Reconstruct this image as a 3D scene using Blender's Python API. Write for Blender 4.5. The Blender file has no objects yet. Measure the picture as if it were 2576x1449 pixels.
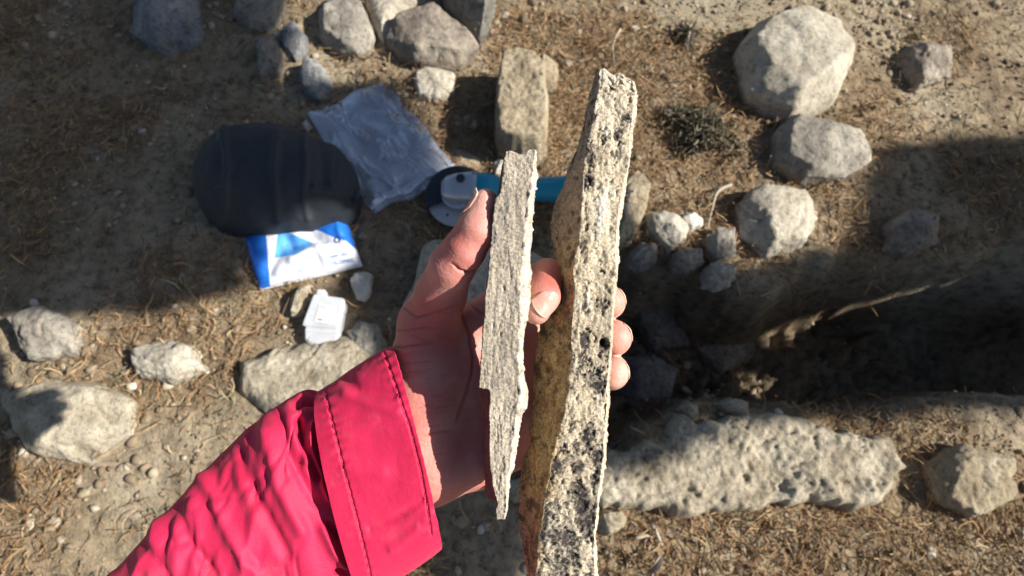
import bpy, bmesh, math, random
import numpy as np
from mathutils import Vector, Matrix

random.seed(7)
RNG = np.random.default_rng(11)
SC = bpy.context.scene
COL = SC.collection

# ------------------------------------------------------------------ camera, sky, sun, exposure
H = 1.066                                  # camera height above the ground
PITCH = math.radians(68)                   # looking down
F = 724.5 / math.tan(math.radians(28))     # focal length in measuring pixels (a 2576 x 1449 frame)
CXP, CYP = 1288.0, 724.5
RIGHT = np.array([1.0, 0.0, 0.0])
FWD = np.array([0.0, math.cos(PITCH), -math.sin(PITCH)])
UP = np.array([0.0, math.sin(PITCH), math.cos(PITCH)])
CAM = np.array([0.0, 0.0, H])

cam = bpy.data.objects.new('camera', bpy.data.cameras.new('camera'))
COL.objects.link(cam)
cam.location = CAM
cam.rotation_euler = (math.pi / 2 - PITCH, 0, 0)
cam.data.sensor_fit = 'HORIZONTAL'
cam.data.sensor_width = 36
cam.data.lens = 36 * F / 2576
cam.data.clip_start = 0.01
cam.data.clip_end = 400
cam.data.dof.use_dof = True
cam.data.dof.focus_distance = 0.300
cam.data.dof.aperture_fstop = 11.0
SC.camera = cam

SUN = np.array([0.80, -0.06, 0.585]); SUN /= np.linalg.norm(SUN)
world = bpy.data.worlds.new('World'); SC.world = world; world.use_nodes = True
wn = world.node_tree.nodes; wl = world.node_tree.links
for n in list(wn): wn.remove(n)
sky = wn.new('ShaderNodeTexSky'); sky.sky_type = 'NISHITA'; sky.sun_disc = False
sky.sun_elevation = math.asin(SUN[2]); sky.sun_rotation = math.atan2(SUN[0], SUN[1])
bg = wn.new('ShaderNodeBackground'); bg.inputs[1].default_value = 0.05
wo = wn.new('ShaderNodeOutputWorld')
wl.new(sky.outputs[0], bg.inputs[0]); wl.new(bg.outputs[0], wo.inputs[0])
sl = bpy.data.lights.new('sun', 'SUN'); sl.energy = 5.0; sl.angle = math.radians(0.53); sl.color = (1.0, 0.95, 0.87)
so = bpy.data.objects.new('sun', sl); COL.objects.link(so)
so.rotation_euler = Vector(-SUN).to_track_quat('-Z', 'Y').to_euler(); so.location = (3, 0, 3)
vs = SC.view_settings
vs.view_transform = 'Standard'; vs.look = 'None'; vs.gamma = 1; vs.use_curve_mapping = False
vs.exposure = 0.75
SC.cycles.max_bounces = 8

# ------------------------------------------------------------------ helpers
def pd(x, y, d):
    """the world point seen at measuring pixel (x, y) at camera depth d"""
    return CAM + RIGHT * ((x - CXP) / F * d) + UP * (-(y - CYP) / F * d) + FWD * d
def pc(x, y, d):
    """the same in camera space (right, up, depth)"""
    return np.array([(x - CXP) / F * d, -(y - CYP) / F * d, d])
def c2w(P):
    return CAM + P[:, :1] * RIGHT + P[:, 1:2] * UP + P[:, 2:3] * FWD
def at(x, y, z=0.0):
    """the world point seen at a pixel on the level plane of height z"""
    r = RIGHT * ((x - CXP) / F) + UP * (-(y - CYP) / F) + FWD
    return CAM + r * ((z - H) / r[2])
def proj(P):
    """world points -> measuring pixels"""
    Q = P - CAM
    d = Q @ FWD
    return np.stack([CXP + (Q @ RIGHT) / d * F, CYP - (Q @ UP) / d * F], 1)

def _h(i, j, k, s):
    n = (i * 374761393 + j * 668265263 + k * 2147483647 + s * 1274126177) & 0xFFFFFFFF
    n = ((n ^ (n >> 13)) * 1274126177) & 0xFFFFFFFF
    n = ((n ^ (n >> 16)) * 2246822519) & 0xFFFFFFFF
    return ((n ^ (n >> 15)) & 0xFFFFFF) / 0xFFFFFF
def vnoise(P, s=0):
    """value noise -1..1 at N x 3 points"""
    P = np.asarray(P, float)
    I = np.floor(P).astype(np.int64); f = P - I; f = f * f * (3 - 2 * f)
    r = 0
    for a in (0, 1):
        for b in (0, 1):
            for c in (0, 1):
                w = (f[:, 0] if a else 1 - f[:, 0]) * (f[:, 1] if b else 1 - f[:, 1]) * (f[:, 2] if c else 1 - f[:, 2])
                r = r + w * _h(I[:, 0] + a, I[:, 1] + b, I[:, 2] + c, s)
    return r * 2 - 1
def fbm(P, octv=4, s=0, g=0.5):
    r, a, t = 0, 1.0, 0
    P = np.asarray(P, float)
    for o in range(octv):
        r = r + a * vnoise(P * (2 ** o) + o * 17.3, s + o); t += a; a *= g
    return r / t
def sstep(a, b, x):
    t = np.clip((x - a) / (b - a), 0, 1); return t * t * (3 - 2 * t)

def mesh_np(name, V, Fc, mats, parent=None, smooth=True, attrs=None, mi=None):
    V = np.asarray(V, np.float32); me = bpy.data.meshes.new(name)
    if isinstance(Fc, np.ndarray):
        k = Fc.shape[1]; nf = len(Fc)
        me.vertices.add(len(V)); me.vertices.foreach_set('co', V.ravel())
        me.loops.add(nf * k); me.loops.foreach_set('vertex_index', Fc.astype(np.int32).ravel())
        me.polygons.add(nf); me.polygons.foreach_set('loop_start', np.arange(nf, dtype=np.int32) * k)
        me.update(calc_edges=True)
    else:
        me.from_pydata([tuple(v) for v in V], [], [tuple(int(i) for i in f) for f in Fc]); me.update()
    if smooth: me.polygons.foreach_set('use_smooth', np.ones(len(me.polygons), bool))
    for m in (mats if isinstance(mats, (list, tuple)) else [mats]): me.materials.append(m)
    if mi is not None: me.polygons.foreach_set('material_index', np.asarray(mi, np.int32))
    for k, v in (attrs or {}).items():
        a = me.attributes.new(k, 'FLOAT', 'POINT'); a.data.foreach_set('value', np.asarray(v, np.float32))
    me.validate()
    o = bpy.data.objects.new(name, me); COL.objects.link(o)
    if parent is not None: o.parent = parent
    return o
def tag(o, label=None, cat=None, group=None, kind=None):
    if label: o['label'] = label
    if cat: o['category'] = cat
    if group: o['group'] = group
    if kind: o['kind'] = kind
    return o
def empty(name, loc=(0, 0, 0)):
    """a thing's root; its parts are built in world coordinates and keep them"""
    o = bpy.data.objects.new(name, None); COL.objects.link(o); o.location = loc; o.empty_display_size = 0.02
    return o
def under(child, parent):
    child.parent = parent
    child.matrix_parent_inverse = Matrix.Translation(Vector(parent.location)).inverted()
    return child
def grid_faces(nr, ncol, wrap=False):
    """quads of an nr x ncol lattice of vertices (row-major); wrap closes the columns"""
    i = np.arange(nr - 1)[:, None]; j = np.arange(ncol if wrap else ncol - 1)[None, :]
    j2 = (j + 1) % ncol
    return np.stack([i * ncol + j, i * ncol + j2, (i + 1) * ncol + j2, (i + 1) * ncol + j], -1).reshape(-1, 4)
def normals_of(V, Fq):
    n = np.cross(V[Fq[:, 2]] - V[Fq[:, 0]], V[Fq[:, -1]] - V[Fq[:, 1]])
    N = np.zeros_like(V)
    for k in range(Fq.shape[1]): np.add.at(N, Fq[:, k], n)
    return N / (np.linalg.norm(N, axis=1, keepdims=True) + 1e-12)
def seg_dist(P, poly):
    """distance of N x 2 points to a polyline"""
    best = np.full(len(P), 1e9)
    for a, b in zip(poly[:-1], poly[1:]):
        a = np.array(a, float); b = np.array(b, float); ab = b - a
        t = np.clip(((P - a) @ ab) / (ab @ ab + 1e-12), 0, 1)
        best = np.minimum(best, np.linalg.norm(P - a - t[:, None] * ab, axis=1))
    return best
def inside(P, poly):
    poly = np.asarray(poly, float); r = np.zeros(len(P), bool)
    for a, b in zip(poly, np.roll(poly, -1, 0)):
        c = (a[1] > P[:, 1]) != (b[1] > P[:, 1])
        xs = (b[0] - a[0]) * (P[:, 1] - a[1]) / (b[1] - a[1] + 1e-12) + a[0]
        r ^= c & (P[:, 0] < xs)
    return r
def closed(poly): return list(poly) + [poly[0]]

# ------------------------------------------------------------------ materials
def new_mat(name):
    m = bpy.data.materials.new(name); m.use_nodes = True
    nt = m.node_tree
    return m, nt, nt.nodes['Principled BSDF']
def noise(nt, scale, detail=4, rough=0.55, vec=None, stretch=None):
    n = nt.nodes.new('ShaderNodeTexNoise'); n.inputs['Scale'].default_value = scale
    n.inputs['Detail'].default_value = detail; n.inputs['Roughness'].default_value = rough
    co = nt.nodes.new('ShaderNodeTexCoord'); src = co.outputs['Object']
    if stretch:
        mp = nt.nodes.new('ShaderNodeMapping'); mp.inputs['Scale'].default_value = stretch
        nt.links.new(src, mp.inputs[0]); src = mp.outputs[0]
    nt.links.new(src, n.inputs['Vector'])
    return n
def ramp(nt, src, stops):
    r = nt.nodes.new('ShaderNodeValToRGB'); e = r.color_ramp.elements
    while len(e) < len(stops): e.new(0.5)
    for el, (p, c) in zip(e, stops): el.position = p; el.color = (*c, 1)
    nt.links.new(src, r.inputs[0]); return r
def mixc(nt, fac, a, b, mode='MIX'):
    m = nt.nodes.new('ShaderNodeMix'); m.data_type = 'RGBA'; m.blend_type = mode
    for s, v in ((m.inputs['Factor'], fac), (m.inputs['A'], a), (m.inputs['B'], b)):
        if hasattr(v, 'is_linked'): nt.links.new(v, s)
        elif isinstance(v, (int, float)): s.default_value = v
        else: s.default_value = (*v, 1)
    return m.outputs['Result']
def attr(nt, name):
    a = nt.nodes.new('ShaderNodeAttribute'); a.attribute_name = name; return a.outputs['Fac']
def bump(nt, b, srcs):
    prev = None
    for src, strength, dist in srcs:
        n = nt.nodes.new('ShaderNodeBump'); n.inputs['Strength'].default_value = strength; n.inputs['Distance'].default_value = dist
        nt.links.new(src, n.inputs['Height'])
        if prev: nt.links.new(prev, n.inputs['Normal'])
        prev = n.outputs[0]
    nt.links.new(prev, b.inputs['Normal'])
def plain(name, col, rough=0.5, metal=0.0, var=0.12, scale=60, spec=0.5, bd=None):
    m, nt, b = new_mat(name)
    n = noise(nt, scale)
    c = mixc(nt, n.outputs['Fac'], tuple(max(0, x * (1 - var)) for x in col), tuple(min(1, x * (1 + var)) for x in col))
    nt.links.new(c, b.inputs['Base Color']); b.inputs['Roughness'].default_value = rough
    b.inputs['Metallic'].default_value = metal; b.inputs['Specular IOR Level'].default_value = spec
    if bd: bump(nt, b, [(noise(nt, bd[0]).outputs['Fac'], bd[1], bd[2])])
    return m
def rock_mat(name, a, b_, c, scale=14.0):
    """a dark, b_ middle, c pale"""
    m, nt, b = new_mat(name)
    n1 = noise(nt, scale, 6, 0.62); n2 = noise(nt, scale * 7, 5, 0.7); n3 = noise(nt, 420, 3, 0.6)
    base = ramp(nt, n1.outputs['Fac'], [(0.3, a), (0.5, b_), (0.68, c)]).outputs[0]
    sp = ramp(nt, n2.outputs['Fac'], [(0.34, tuple(x * 0.45 for x in a)), (0.47, (0.5, 0.5, 0.5)), (0.68, (0.62, 0.6, 0.56))]).outputs[0]
    nt.links.new(mixc(nt, 0.6, base, sp, 'OVERLAY'), b.inputs['Base Color'])
    b.inputs['Roughness'].default_value = 0.92; b.inputs['Specular IOR Level'].default_value = 0.2
    bump(nt, b, [(n1.outputs['Fac'], 0.5, 0.014), (n2.outputs['Fac'], 0.9, 0.008), (n3.outputs['Fac'], 0.7, 0.002)])
    return m
M = {}
M['rock_grey'] = rock_mat('rock_grey', (0.20, 0.18, 0.155), (0.33, 0.30, 0.25), (0.50, 0.455, 0.375))
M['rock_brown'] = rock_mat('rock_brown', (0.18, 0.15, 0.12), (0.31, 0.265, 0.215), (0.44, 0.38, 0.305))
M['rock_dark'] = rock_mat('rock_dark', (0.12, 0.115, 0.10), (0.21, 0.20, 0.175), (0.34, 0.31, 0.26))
M['rock_pale'] = rock_mat('rock_pale', (0.33, 0.29, 0.225), (0.50, 0.45, 0.36), (0.63, 0.58, 0.48))
M['rock_cream'] = rock_mat('rock_cream', (0.27, 0.225, 0.155), (0.46, 0.40, 0.30), (0.60, 0.54, 0.42), 18)
M['rock_tan'] = rock_mat('rock_tan', (0.24, 0.19, 0.125), (0.40, 0.33, 0.225), (0.52, 0.45, 0.33), 18)
M['rock_white'] = rock_mat('rock_white', (0.50, 0.45, 0.38), (0.66, 0.61, 0.54), (0.76, 0.72, 0.66), 10)
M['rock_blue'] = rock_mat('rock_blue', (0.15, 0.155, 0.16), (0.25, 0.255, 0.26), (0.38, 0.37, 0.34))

def soil():
    m, nt, b = new_mat('soil')
    n1 = noise(nt, 3.5, 5, 0.6); n2 = noise(nt, 38, 6, 0.7); n3 = noise(nt, 260, 4, 0.7)
    base = ramp(nt, n1.outputs['Fac'], [(0.32, (0.18, 0.13, 0.082)), (0.5, (0.30, 0.235, 0.155)), (0.7, (0.42, 0.355, 0.255))]).outputs[0]
    sp = ramp(nt, n2.outputs['Fac'], [(0.33, (0.12, 0.12, 0.12)), (0.5, (0.5, 0.5, 0.5)), (0.7, (0.75, 0.74, 0.7))]).outputs[0]
    c = mixc(nt, 0.75, base, sp, 'OVERLAY')
    bare = attr(nt, 'bare')
    c = mixc(nt, bare, c, mixc(nt, 0.4, (0.34, 0.29, 0.205), sp, 'OVERLAY'))
    nt.links.new(c, b.inputs['Base Color']); b.inputs['Roughness'].default_value = 0.95; b.inputs['Specular IOR Level'].default_value = 0.1
    bump(nt, b, [(n2.outputs['Fac'], 0.9, 0.010), (n3.outputs['Fac'], 0.8, 0.003)])
    return m
M['soil'] = soil()
def litter(name, stops, rough=0.8):
    m, nt, b = new_mat(name)
    r = ramp(nt, attr(nt, 'tone'), stops); n = noise(nt, 90)
    nt.links.new(mixc(nt, 0.25, r.outputs[0], n.outputs['Color'], 'OVERLAY'), b.inputs['Base Color'])
    b.inputs['Roughness'].default_value = rough; b.inputs['Specular IOR Level'].default_value = 0.25
    return m
M['needles'] = litter('needles', [(0.0, (0.105, 0.06, 0.032)), (0.35, (0.25, 0.15, 0.07)), (0.7, (0.40, 0.26, 0.135)), (0.93, (0.50, 0.375, 0.22)), (1.0, (0.56, 0.50, 0.39))])
M['sprig'] = litter('sprig', [(0.0, (0.11, 0.13, 0.075)), (0.5, (0.22, 0.24, 0.16)), (1.0, (0.36, 0.36, 0.26))])
M['crumb'] = litter('crumb', [(0.0, (0.12, 0.085, 0.055)), (0.5, (0.27, 0.21, 0.14)), (0.88, (0.42, 0.36, 0.27)), (1.0, (0.70, 0.66, 0.58))], 0.95)
M['leaf'] = plain('leaf', (0.06, 0.08, 0.035), 0.7)
M['bark'] = plain('bark', (0.16, 0.115, 0.08), 0.9, bd=(40, 0.8, 0.02))
M['twig'] = plain('twig', (0.42, 0.36, 0.28), 0.8, bd=(200, 0.5, 0.002))

def slab_mat(name, pale, mid, grey, flank_a, flank_b, dark, grain=0.6, streak=0.5):
    m, nt, b = new_mat(name)
    n1 = noise(nt, 45, 6, 0.65, stretch=(1.0, 0.35, 1.0)); n2 = noise(nt, 700, 4, 0.7); n3 = noise(nt, 160, 5, 0.7)
    base = ramp(nt, n1.outputs['Fac'], [(0.3, grey), (0.48, mid), (0.66, pale)]).outputs[0]
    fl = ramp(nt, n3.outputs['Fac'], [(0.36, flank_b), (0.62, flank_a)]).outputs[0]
    fl = fl if name == 'slab_small' else mixc(nt, attr(nt, 'warm'), mixc(nt, n3.outputs['Fac'], (0.27, 0.21, 0.165), (0.50, 0.41, 0.32)), fl)
    base = mixc(nt, attr(nt, 'pale'), base, (0.70, 0.645, 0.55))
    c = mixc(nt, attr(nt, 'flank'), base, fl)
    c = mixc(nt, attr(nt, 'stain'), c, dark)
    sp = ramp(nt, n2.outputs['Fac'], [(0.36, (0.10, 0.095, 0.09)), (0.48, (0.5, 0.5, 0.5)), (0.66, (0.76, 0.75, 0.72))]).outputs[0]
    c = mixc(nt, grain, c, sp, 'OVERLAY')
    st = noise(nt, 520, 4, 0.6, stretch=(1.0, 0.10, 0.22))
    ss = ramp(nt, st.outputs['Fac'], [(0.34, (0.18, 0.175, 0.17)), (0.5, (0.5, 0.5, 0.5)), (0.66, (0.66, 0.66, 0.65))]).outputs[0]
    c = mixc(nt, streak, c, ss, 'OVERLAY')
    nt.links.new(c, b.inputs['Base Color']); b.inputs['Roughness'].default_value = 0.85; b.inputs['Specular IOR Level'].default_value = 0.3
    bump(nt, b, [(n3.outputs['Fac'], 0.7, 0.0016), (st.outputs['Fac'], streak, 0.0012), (n2.outputs['Fac'], 0.9, 0.0010)])
    return m
M['slab_small'] = slab_mat('slab_small', (0.53, 0.465, 0.37), (0.425, 0.365, 0.285), (0.29, 0.255, 0.21), (0.24, 0.10, 0.085), (0.14, 0.055, 0.048), (0.10, 0.088, 0.092), 0.5, 0.32)  # maroon flank colours paint in its shade and the cuff's red bounce
M['slab_big'] = slab_mat('slab_big', (0.64, 0.555, 0.42), (0.48, 0.40, 0.285), (0.32, 0.265, 0.195), (0.56, 0.41, 0.21), (0.30, 0.195, 0.09), (0.050, 0.042, 0.040), 0.68, 0.3)  # gold flank colours: brown patina, lightened to paint in warm bounce light

def skin():
    m, nt, b = new_mat('skin')
    n1 = noise(nt, 55, 4, 0.6); n2 = noise(nt, 900, 3, 0.6); n3 = noise(nt, 260, 4, 0.65)
    c = ramp(nt, n1.outputs['Fac'], [(0.3, (0.57, 0.235, 0.19)), (0.52, (0.655, 0.335, 0.27)), (0.72, (0.73, 0.45, 0.37))]).outputs[0]
    c = mixc(nt, attr(nt, 'red'), c, (0.52, 0.145, 0.12))
    c = mixc(nt, 0.12, c, n3.outputs['Color'], 'OVERLAY')
    nt.links.new(c, b.inputs['Base Color'])
    b.inputs['Roughness'].default_value = 0.52; b.inputs['Specular IOR Level'].default_value = 0.4
    b.inputs['Subsurface Weight'].default_value = 0.35
    b.inputs['Subsurface Radius'].default_value = (1.0, 0.3, 0.15); b.inputs['Subsurface Scale'].default_value = 0.004
    bump(nt, b, [(n3.outputs['Fac'], 0.4, 0.0014), (n2.outputs['Fac'], 0.4, 0.0005)])
    return m
M['skin'] = skin()
def nailm(name, c, r=0.28):
    m, nt, b = new_mat(name)
    n = noise(nt, 300, 2, 0.5, stretch=(1, 1, 1))
    nt.links.new(mixc(nt, n.outputs['Fac'], tuple(x * 0.94 for x in c), c), b.inputs['Base Color'])
    b.inputs['Roughness'].default_value = r; b.inputs['Subsurface Weight'].default_value = 0.15; b.inputs['Subsurface Scale'].default_value = 0.002
    return m
M['nail'] = nailm('nail', (0.64, 0.33, 0.265), 0.36); M['nail_edge'] = nailm('nail_edge', (0.70, 0.60, 0.46), 0.45)

def fabric():
    m, nt, b = new_mat('red_fabric')
    n1 = noise(nt, 24, 4, 0.6); n2 = noise(nt, 1100, 2, 0.6)
    c = ramp(nt, n1.outputs['Fac'], [(0.3, (0.50, 0.008, 0.055)), (0.7, (0.60, 0.016, 0.080))]).outputs[0]
    sp = ramp(nt, n2.outputs['Fac'], [(0.55, (0, 0, 0)), (0.85, (0.10, 0.03, 0.045))]).outputs[0]
    dn = noise(nt, 38, 6, 0.7); df = ramp(nt, dn.outputs['Fac'], [(0.56, (0, 0, 0)), (0.8, (0.22, 0.22, 0.22))]).outputs[0]
    nt.links.new(mixc(nt, df, mixc(nt, 0.5, c, sp, 'ADD'), (0.42, 0.20, 0.18)), b.inputs['Base Color'])
    b.inputs['Roughness'].default_value = 0.6; b.inputs['Specular IOR Level'].default_value = 0.35
    b.inputs['Sheen Weight'].default_value = 0.15; b.inputs['Sheen Tint'].default_value = (1, 0.5, 0.6, 1)
    co = nt.nodes.new('ShaderNodeTexCoord')
    mp = nt.nodes.new('ShaderNodeMapping'); mp.inputs['Rotation'].default_value = (0, 0, math.radians(-32))
    nt.links.new(co.outputs['Object'], mp.inputs[0])
    ck = nt.nodes.new('ShaderNodeTexBrick'); ck.inputs['Scale'].default_value = 420
    ck.inputs['Mortar Size'].default_value = 0.06; ck.inputs['Mortar Smooth'].default_value = 0.6
    nt.links.new(mp.outputs[0], ck.inputs['Vector'])
    bump(nt, b, [(n1.outputs['Fac'], 0.3, 0.004), (n2.outputs['Fac'], 0.35, 0.0006), (ck.outputs['Fac'], 0.25, 0.0005)])
    return m
M['red'] = fabric()
M['thread'] = plain('red_thread', (0.62, 0.03, 0.10), 0.7)
M['black'] = plain('black_fabric', (0.026, 0.031, 0.038), 0.75, var=0.3, scale=30, bd=(600, 0.5, 0.001))
M['zip_metal'] = plain('zip_metal', (0.25, 0.25, 0.26), 0.4, metal=0.6)
M['webbing'] = plain('webbing', (0.10, 0.105, 0.11), 0.8, bd=(900, 0.6, 0.001))
M['black_plastic'] = plain('black_plastic', (0.03, 0.032, 0.036), 0.4)
M['blue_cord'] = plain('blue_cord', (0.02, 0.16, 0.35), 0.6)
M['teal'] = plain('teal_plastic', (0.008, 0.24, 0.37), 0.38, var=0.08)
M['teal_line'] = plain('pale_teal', (0.12, 0.38, 0.46), 0.4)
M['cast'] = plain('cast_metal', (0.50, 0.52, 0.56), 0.42, metal=0.6, var=0.1, bd=(300, 0.3, 0.001))
M['guard'] = plain('guard_metal', (0.025, 0.032, 0.045), 0.4, metal=0.2)
M['disc'] = plain('disc_metal', (0.48, 0.51, 0.55), 0.5, metal=0.4, var=0.2)
M['steel'] = plain('steel', (0.5, 0.5, 0.5), 0.3, metal=1.0)
M['pack_white'] = plain('pack_white', (0.78, 0.80, 0.84), 0.35, var=0.03)
M['pack_blue'] = plain('pack_blue', (0.02, 0.17, 0.68), 0.35, var=0.1)
M['pack_light'] = plain('pack_light_blue', (0.10, 0.36, 0.80), 0.35, var=0.1)
M['navy'] = plain('navy_print', (0.02, 0.06, 0.32), 0.5)
M['print_blue'] = plain('print_blue', (0.06, 0.17, 0.50), 0.5)
M['print_red'] = plain('print_red', (0.80, 0.14, 0.09), 0.5)
M['print_pink'] = plain('print_pink', (0.80, 0.36, 0.40), 0.5)
M['print_grey'] = plain('print_grey', (0.45, 0.47, 0.50), 0.5)
M['paper'] = plain('paper', (0.82, 0.82, 0.83), 0.6, var=0.03)
def film(name, col, tr, gl, rough):
    m, nt, b = new_mat(name); nt.nodes.remove(b)
    out = nt.nodes['Material Output']
    t = nt.nodes.new('ShaderNodeBsdfTransparent'); d = nt.nodes.new('ShaderNodeBsdfDiffuse'); d.inputs[0].default_value = (*col, 1)
    tl = nt.nodes.new('ShaderNodeBsdfTranslucent'); tl.inputs[0].default_value = (*col, 1)
    g = nt.nodes.new('ShaderNodeBsdfGlossy'); g.inputs[0].default_value = (0.9, 0.93, 1, 1); g.inputs['Roughness'].default_value = rough
    n = noise(nt, 14, 5, 0.6)
    r = ramp(nt, n.outputs['Fac'], [(0.35, (tr + 0.15,) * 3), (0.65, (tr - 0.15,) * 3)])
    a = nt.nodes.new('ShaderNodeMixShader'); a.inputs[0].default_value = 0.3
    nt.links.new(d.outputs[0], a.inputs[1]); nt.links.new(tl.outputs[0], a.inputs[2])
    a2 = nt.nodes.new('ShaderNodeMixShader'); a2.inputs[0].default_value = gl
    nt.links.new(a.outputs[0], a2.inputs[1]); nt.links.new(g.outputs[0], a2.inputs[2])
    a3 = nt.nodes.new('ShaderNodeMixShader'); nt.links.new(r.outputs[0], a3.inputs[0])
    nt.links.new(a2.outputs[0], a3.inputs[1]); nt.links.new(t.outputs[0], a3.inputs[2])
    nt.links.new(a3.outputs[0], out.inputs['Surface'])
    return m
M['film'] = film('clear_film', (0.74, 0.79, 0.90), 0.44, 0.50, 0.08)
M['zip'] = film('zip_strip', (0.75, 0.80, 0.88), 0.2, 0.3, 0.2)
M['case'] = film('milky_plastic', (0.88, 0.90, 0.92), 0.15, 0.12, 0.25)

# ------------------------------------------------------------------ ground with the dug hollow
PIT = [at(*p, -0.05)[:2] for p in [(1400, 640), (1550, 596), (1640, 660), (1760, 650), (1850, 720), (2050, 690), (2500, 660), (2750, 760), (2700, 1000), (2000, 1030), (1850, 1015), (1730, 1020), (1690, 1075), (1540, 1130), (1430, 1120)]]
def pit_in(X):
    d = seg_dist(X, closed(PIT)); return np.where(inside(X, PIT), d, -d)
def gz(X):
    X = np.asarray(X, float); P3 = np.c_[X, np.zeros(len(X))]
    z = 0.012 * fbm(P3 * 4, 3, 3) + 0.006 * fbm(P3 * 18, 3, 5)
    d = pit_in(X) + 0.045 * fbm(P3 * 7, 4, 8, 0.6)
    t = sstep(-0.015, 0.075, d)
    z = z - 0.36 * t + t * (0.075 * fbm(P3 * 7.5, 6, 13, 0.66) + 0.05 * (0.5 - np.abs(fbm(P3 * 13, 4, 17, 0.6)) * 2.2)) + 0.03 * sstep(-0.12, -0.01, d) * (1 - t) * fbm(P3 * 16, 3, 15)
    return z
def axis_coords(lo, hi, step, far):
    mid = np.arange(lo, hi, step); out = [mid]
    g, s, l = mid[-1], step, []
    while g < far: s *= 1.5; g += s; l.append(g)
    g, s, k = mid[0], step, []
    while g > -far: s *= 1.5; g -= s; k.append(g)
    return np.r_[np.array(k[::-1]), mid, np.array(l)]
gx = axis_coords(-1.75, 1.75, 0.008, 150); gy = axis_coords(-0.5, 1.7, 0.008, 150)
GX, GY = np.meshgrid(gx, gy); GP = np.c_[GX.ravel(), GY.ravel()]
near = (np.abs(GP[:, 0]) < 2.5) & (np.abs(GP[:, 1] - 0.6) < 2.0)
Z = np.zeros(len(GP)); Z[near] = gz(GP[near])
bare = np.zeros(len(GP))
uv = proj(np.c_[GP[near], np.zeros(near.sum())])
bare[near] = np.clip(sstep(230, 60, np.hypot(uv[:, 0] - 1800, (uv[:, 1] - 20) * 1.2) + 60 * vnoise(np.c_[GP[near] * 9, np.zeros(near.sum())], 4)), 0, 1)
ground = mesh_np('ground', np.c_[GP, Z], grid_faces(len(gy), len(gx)), M['soil'], attrs={'bare': np.clip(bare, 0, 1)})
tag(ground, 'brown soil strewn with dry needles', 'ground', kind='structure')

# ------------------------------------------------------------------ stones
RG = 'stones lying about on the ground'
def rock(outline, h, mat, label, z0=None, flat=2.2, seed=0, rough=1.0, group=RG, name='stone', cat='stone', **kw):
    """an angular weathered stone: hull of the outline and a few broken top corners, subdivided and roughened"""
    pts = np.array([at(x, y, max(h * 0.35, 0.0) + (z0 or 0))[:2] for x, y in outline]); c = pts.mean(0)
    if z0 is None: z0 = float(np.median(gz(pts)))
    rng = np.random.default_rng(seed + 100); S = np.hypot(*(pts - c).T).mean()
    bm_ = bmesh.new()
    for p in pts:
        bm_.verts.new((*(c + (p - c) * 0.97), -0.03)); k = rng.uniform(0.90, 1.0)
        bm_.verts.new((*(c + (p - c) * k), h * rng.uniform(0.15, 0.55) ))
        if rng.random() < 0.75: bm_.verts.new((*(c + (p - c) * rng.uniform(0.62, 0.86)), h * rng.uniform(0.66, 0.95)))
    for _ in range(4):
        a = rng.uniform(0, 6.28); r = S * rng.uniform(0.1, 0.55); bm_.verts.new((c[0] + r * math.cos(a), c[1] + r * math.sin(a), h * rng.uniform(0.85, 1.04)))
    bmesh.ops.convex_hull(bm_, input=bm_.verts[:])
    loose = [v for v in bm_.verts if not v.link_faces]; bmesh.ops.delete(bm_, geom=loose, context='VERTS')
    bmesh.ops.triangulate(bm_, faces=bm_.faces[:])
    for _ in range(5):                                              # split the long edges until the facets are fine
        lim = max(S * 0.075, 0.0035); es = [e for e in bm_.edges if e.calc_length() > lim]
        if not es: break
        bmesh.ops.subdivide_edges(bm_, edges=es, cuts=1, use_grid_fill=True); bmesh.ops.triangulate(bm_, faces=[f for f in bm_.faces if len(f.verts) > 3])
    bmesh.ops.smooth_vert(bm_, verts=bm_.verts[:], factor=0.5, use_axis_x=True, use_axis_y=True, use_axis_z=True)
    bm_.normal_update()
    V = np.array([v.co[:] for v in bm_.verts]); N = np.array([v.normal[:] for v in bm_.verts])
    amp = min(S, h * 2, 0.08) * 0.11 * rough
    Q = V + [0, 0, seed * 0.37]
    d = amp * fbm(Q / S * 2.2, 4, seed, 0.6) + 0.0022 * rough * fbm(Q * 95, 3, seed + 5) - amp * 0.5 * np.clip(1 - np.abs(fbm(Q / S * 1.1, 3, seed + 9)) * 14, 0, 1)
    V = V + N * d[:, None]; V[:, 2] += z0
    for v, p in zip(bm_.verts, V): v.co = p
    me = bpy.data.meshes.new(name); bm_.to_mesh(me); bm_.free(); me.polygons.foreach_set('use_smooth', np.ones(len(me.polygons), bool)); me.materials.append(mat)
    o = bpy.data.objects.new(name, me); COL.objects.link(o)
    return tag(o, label, cat, group)
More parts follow.
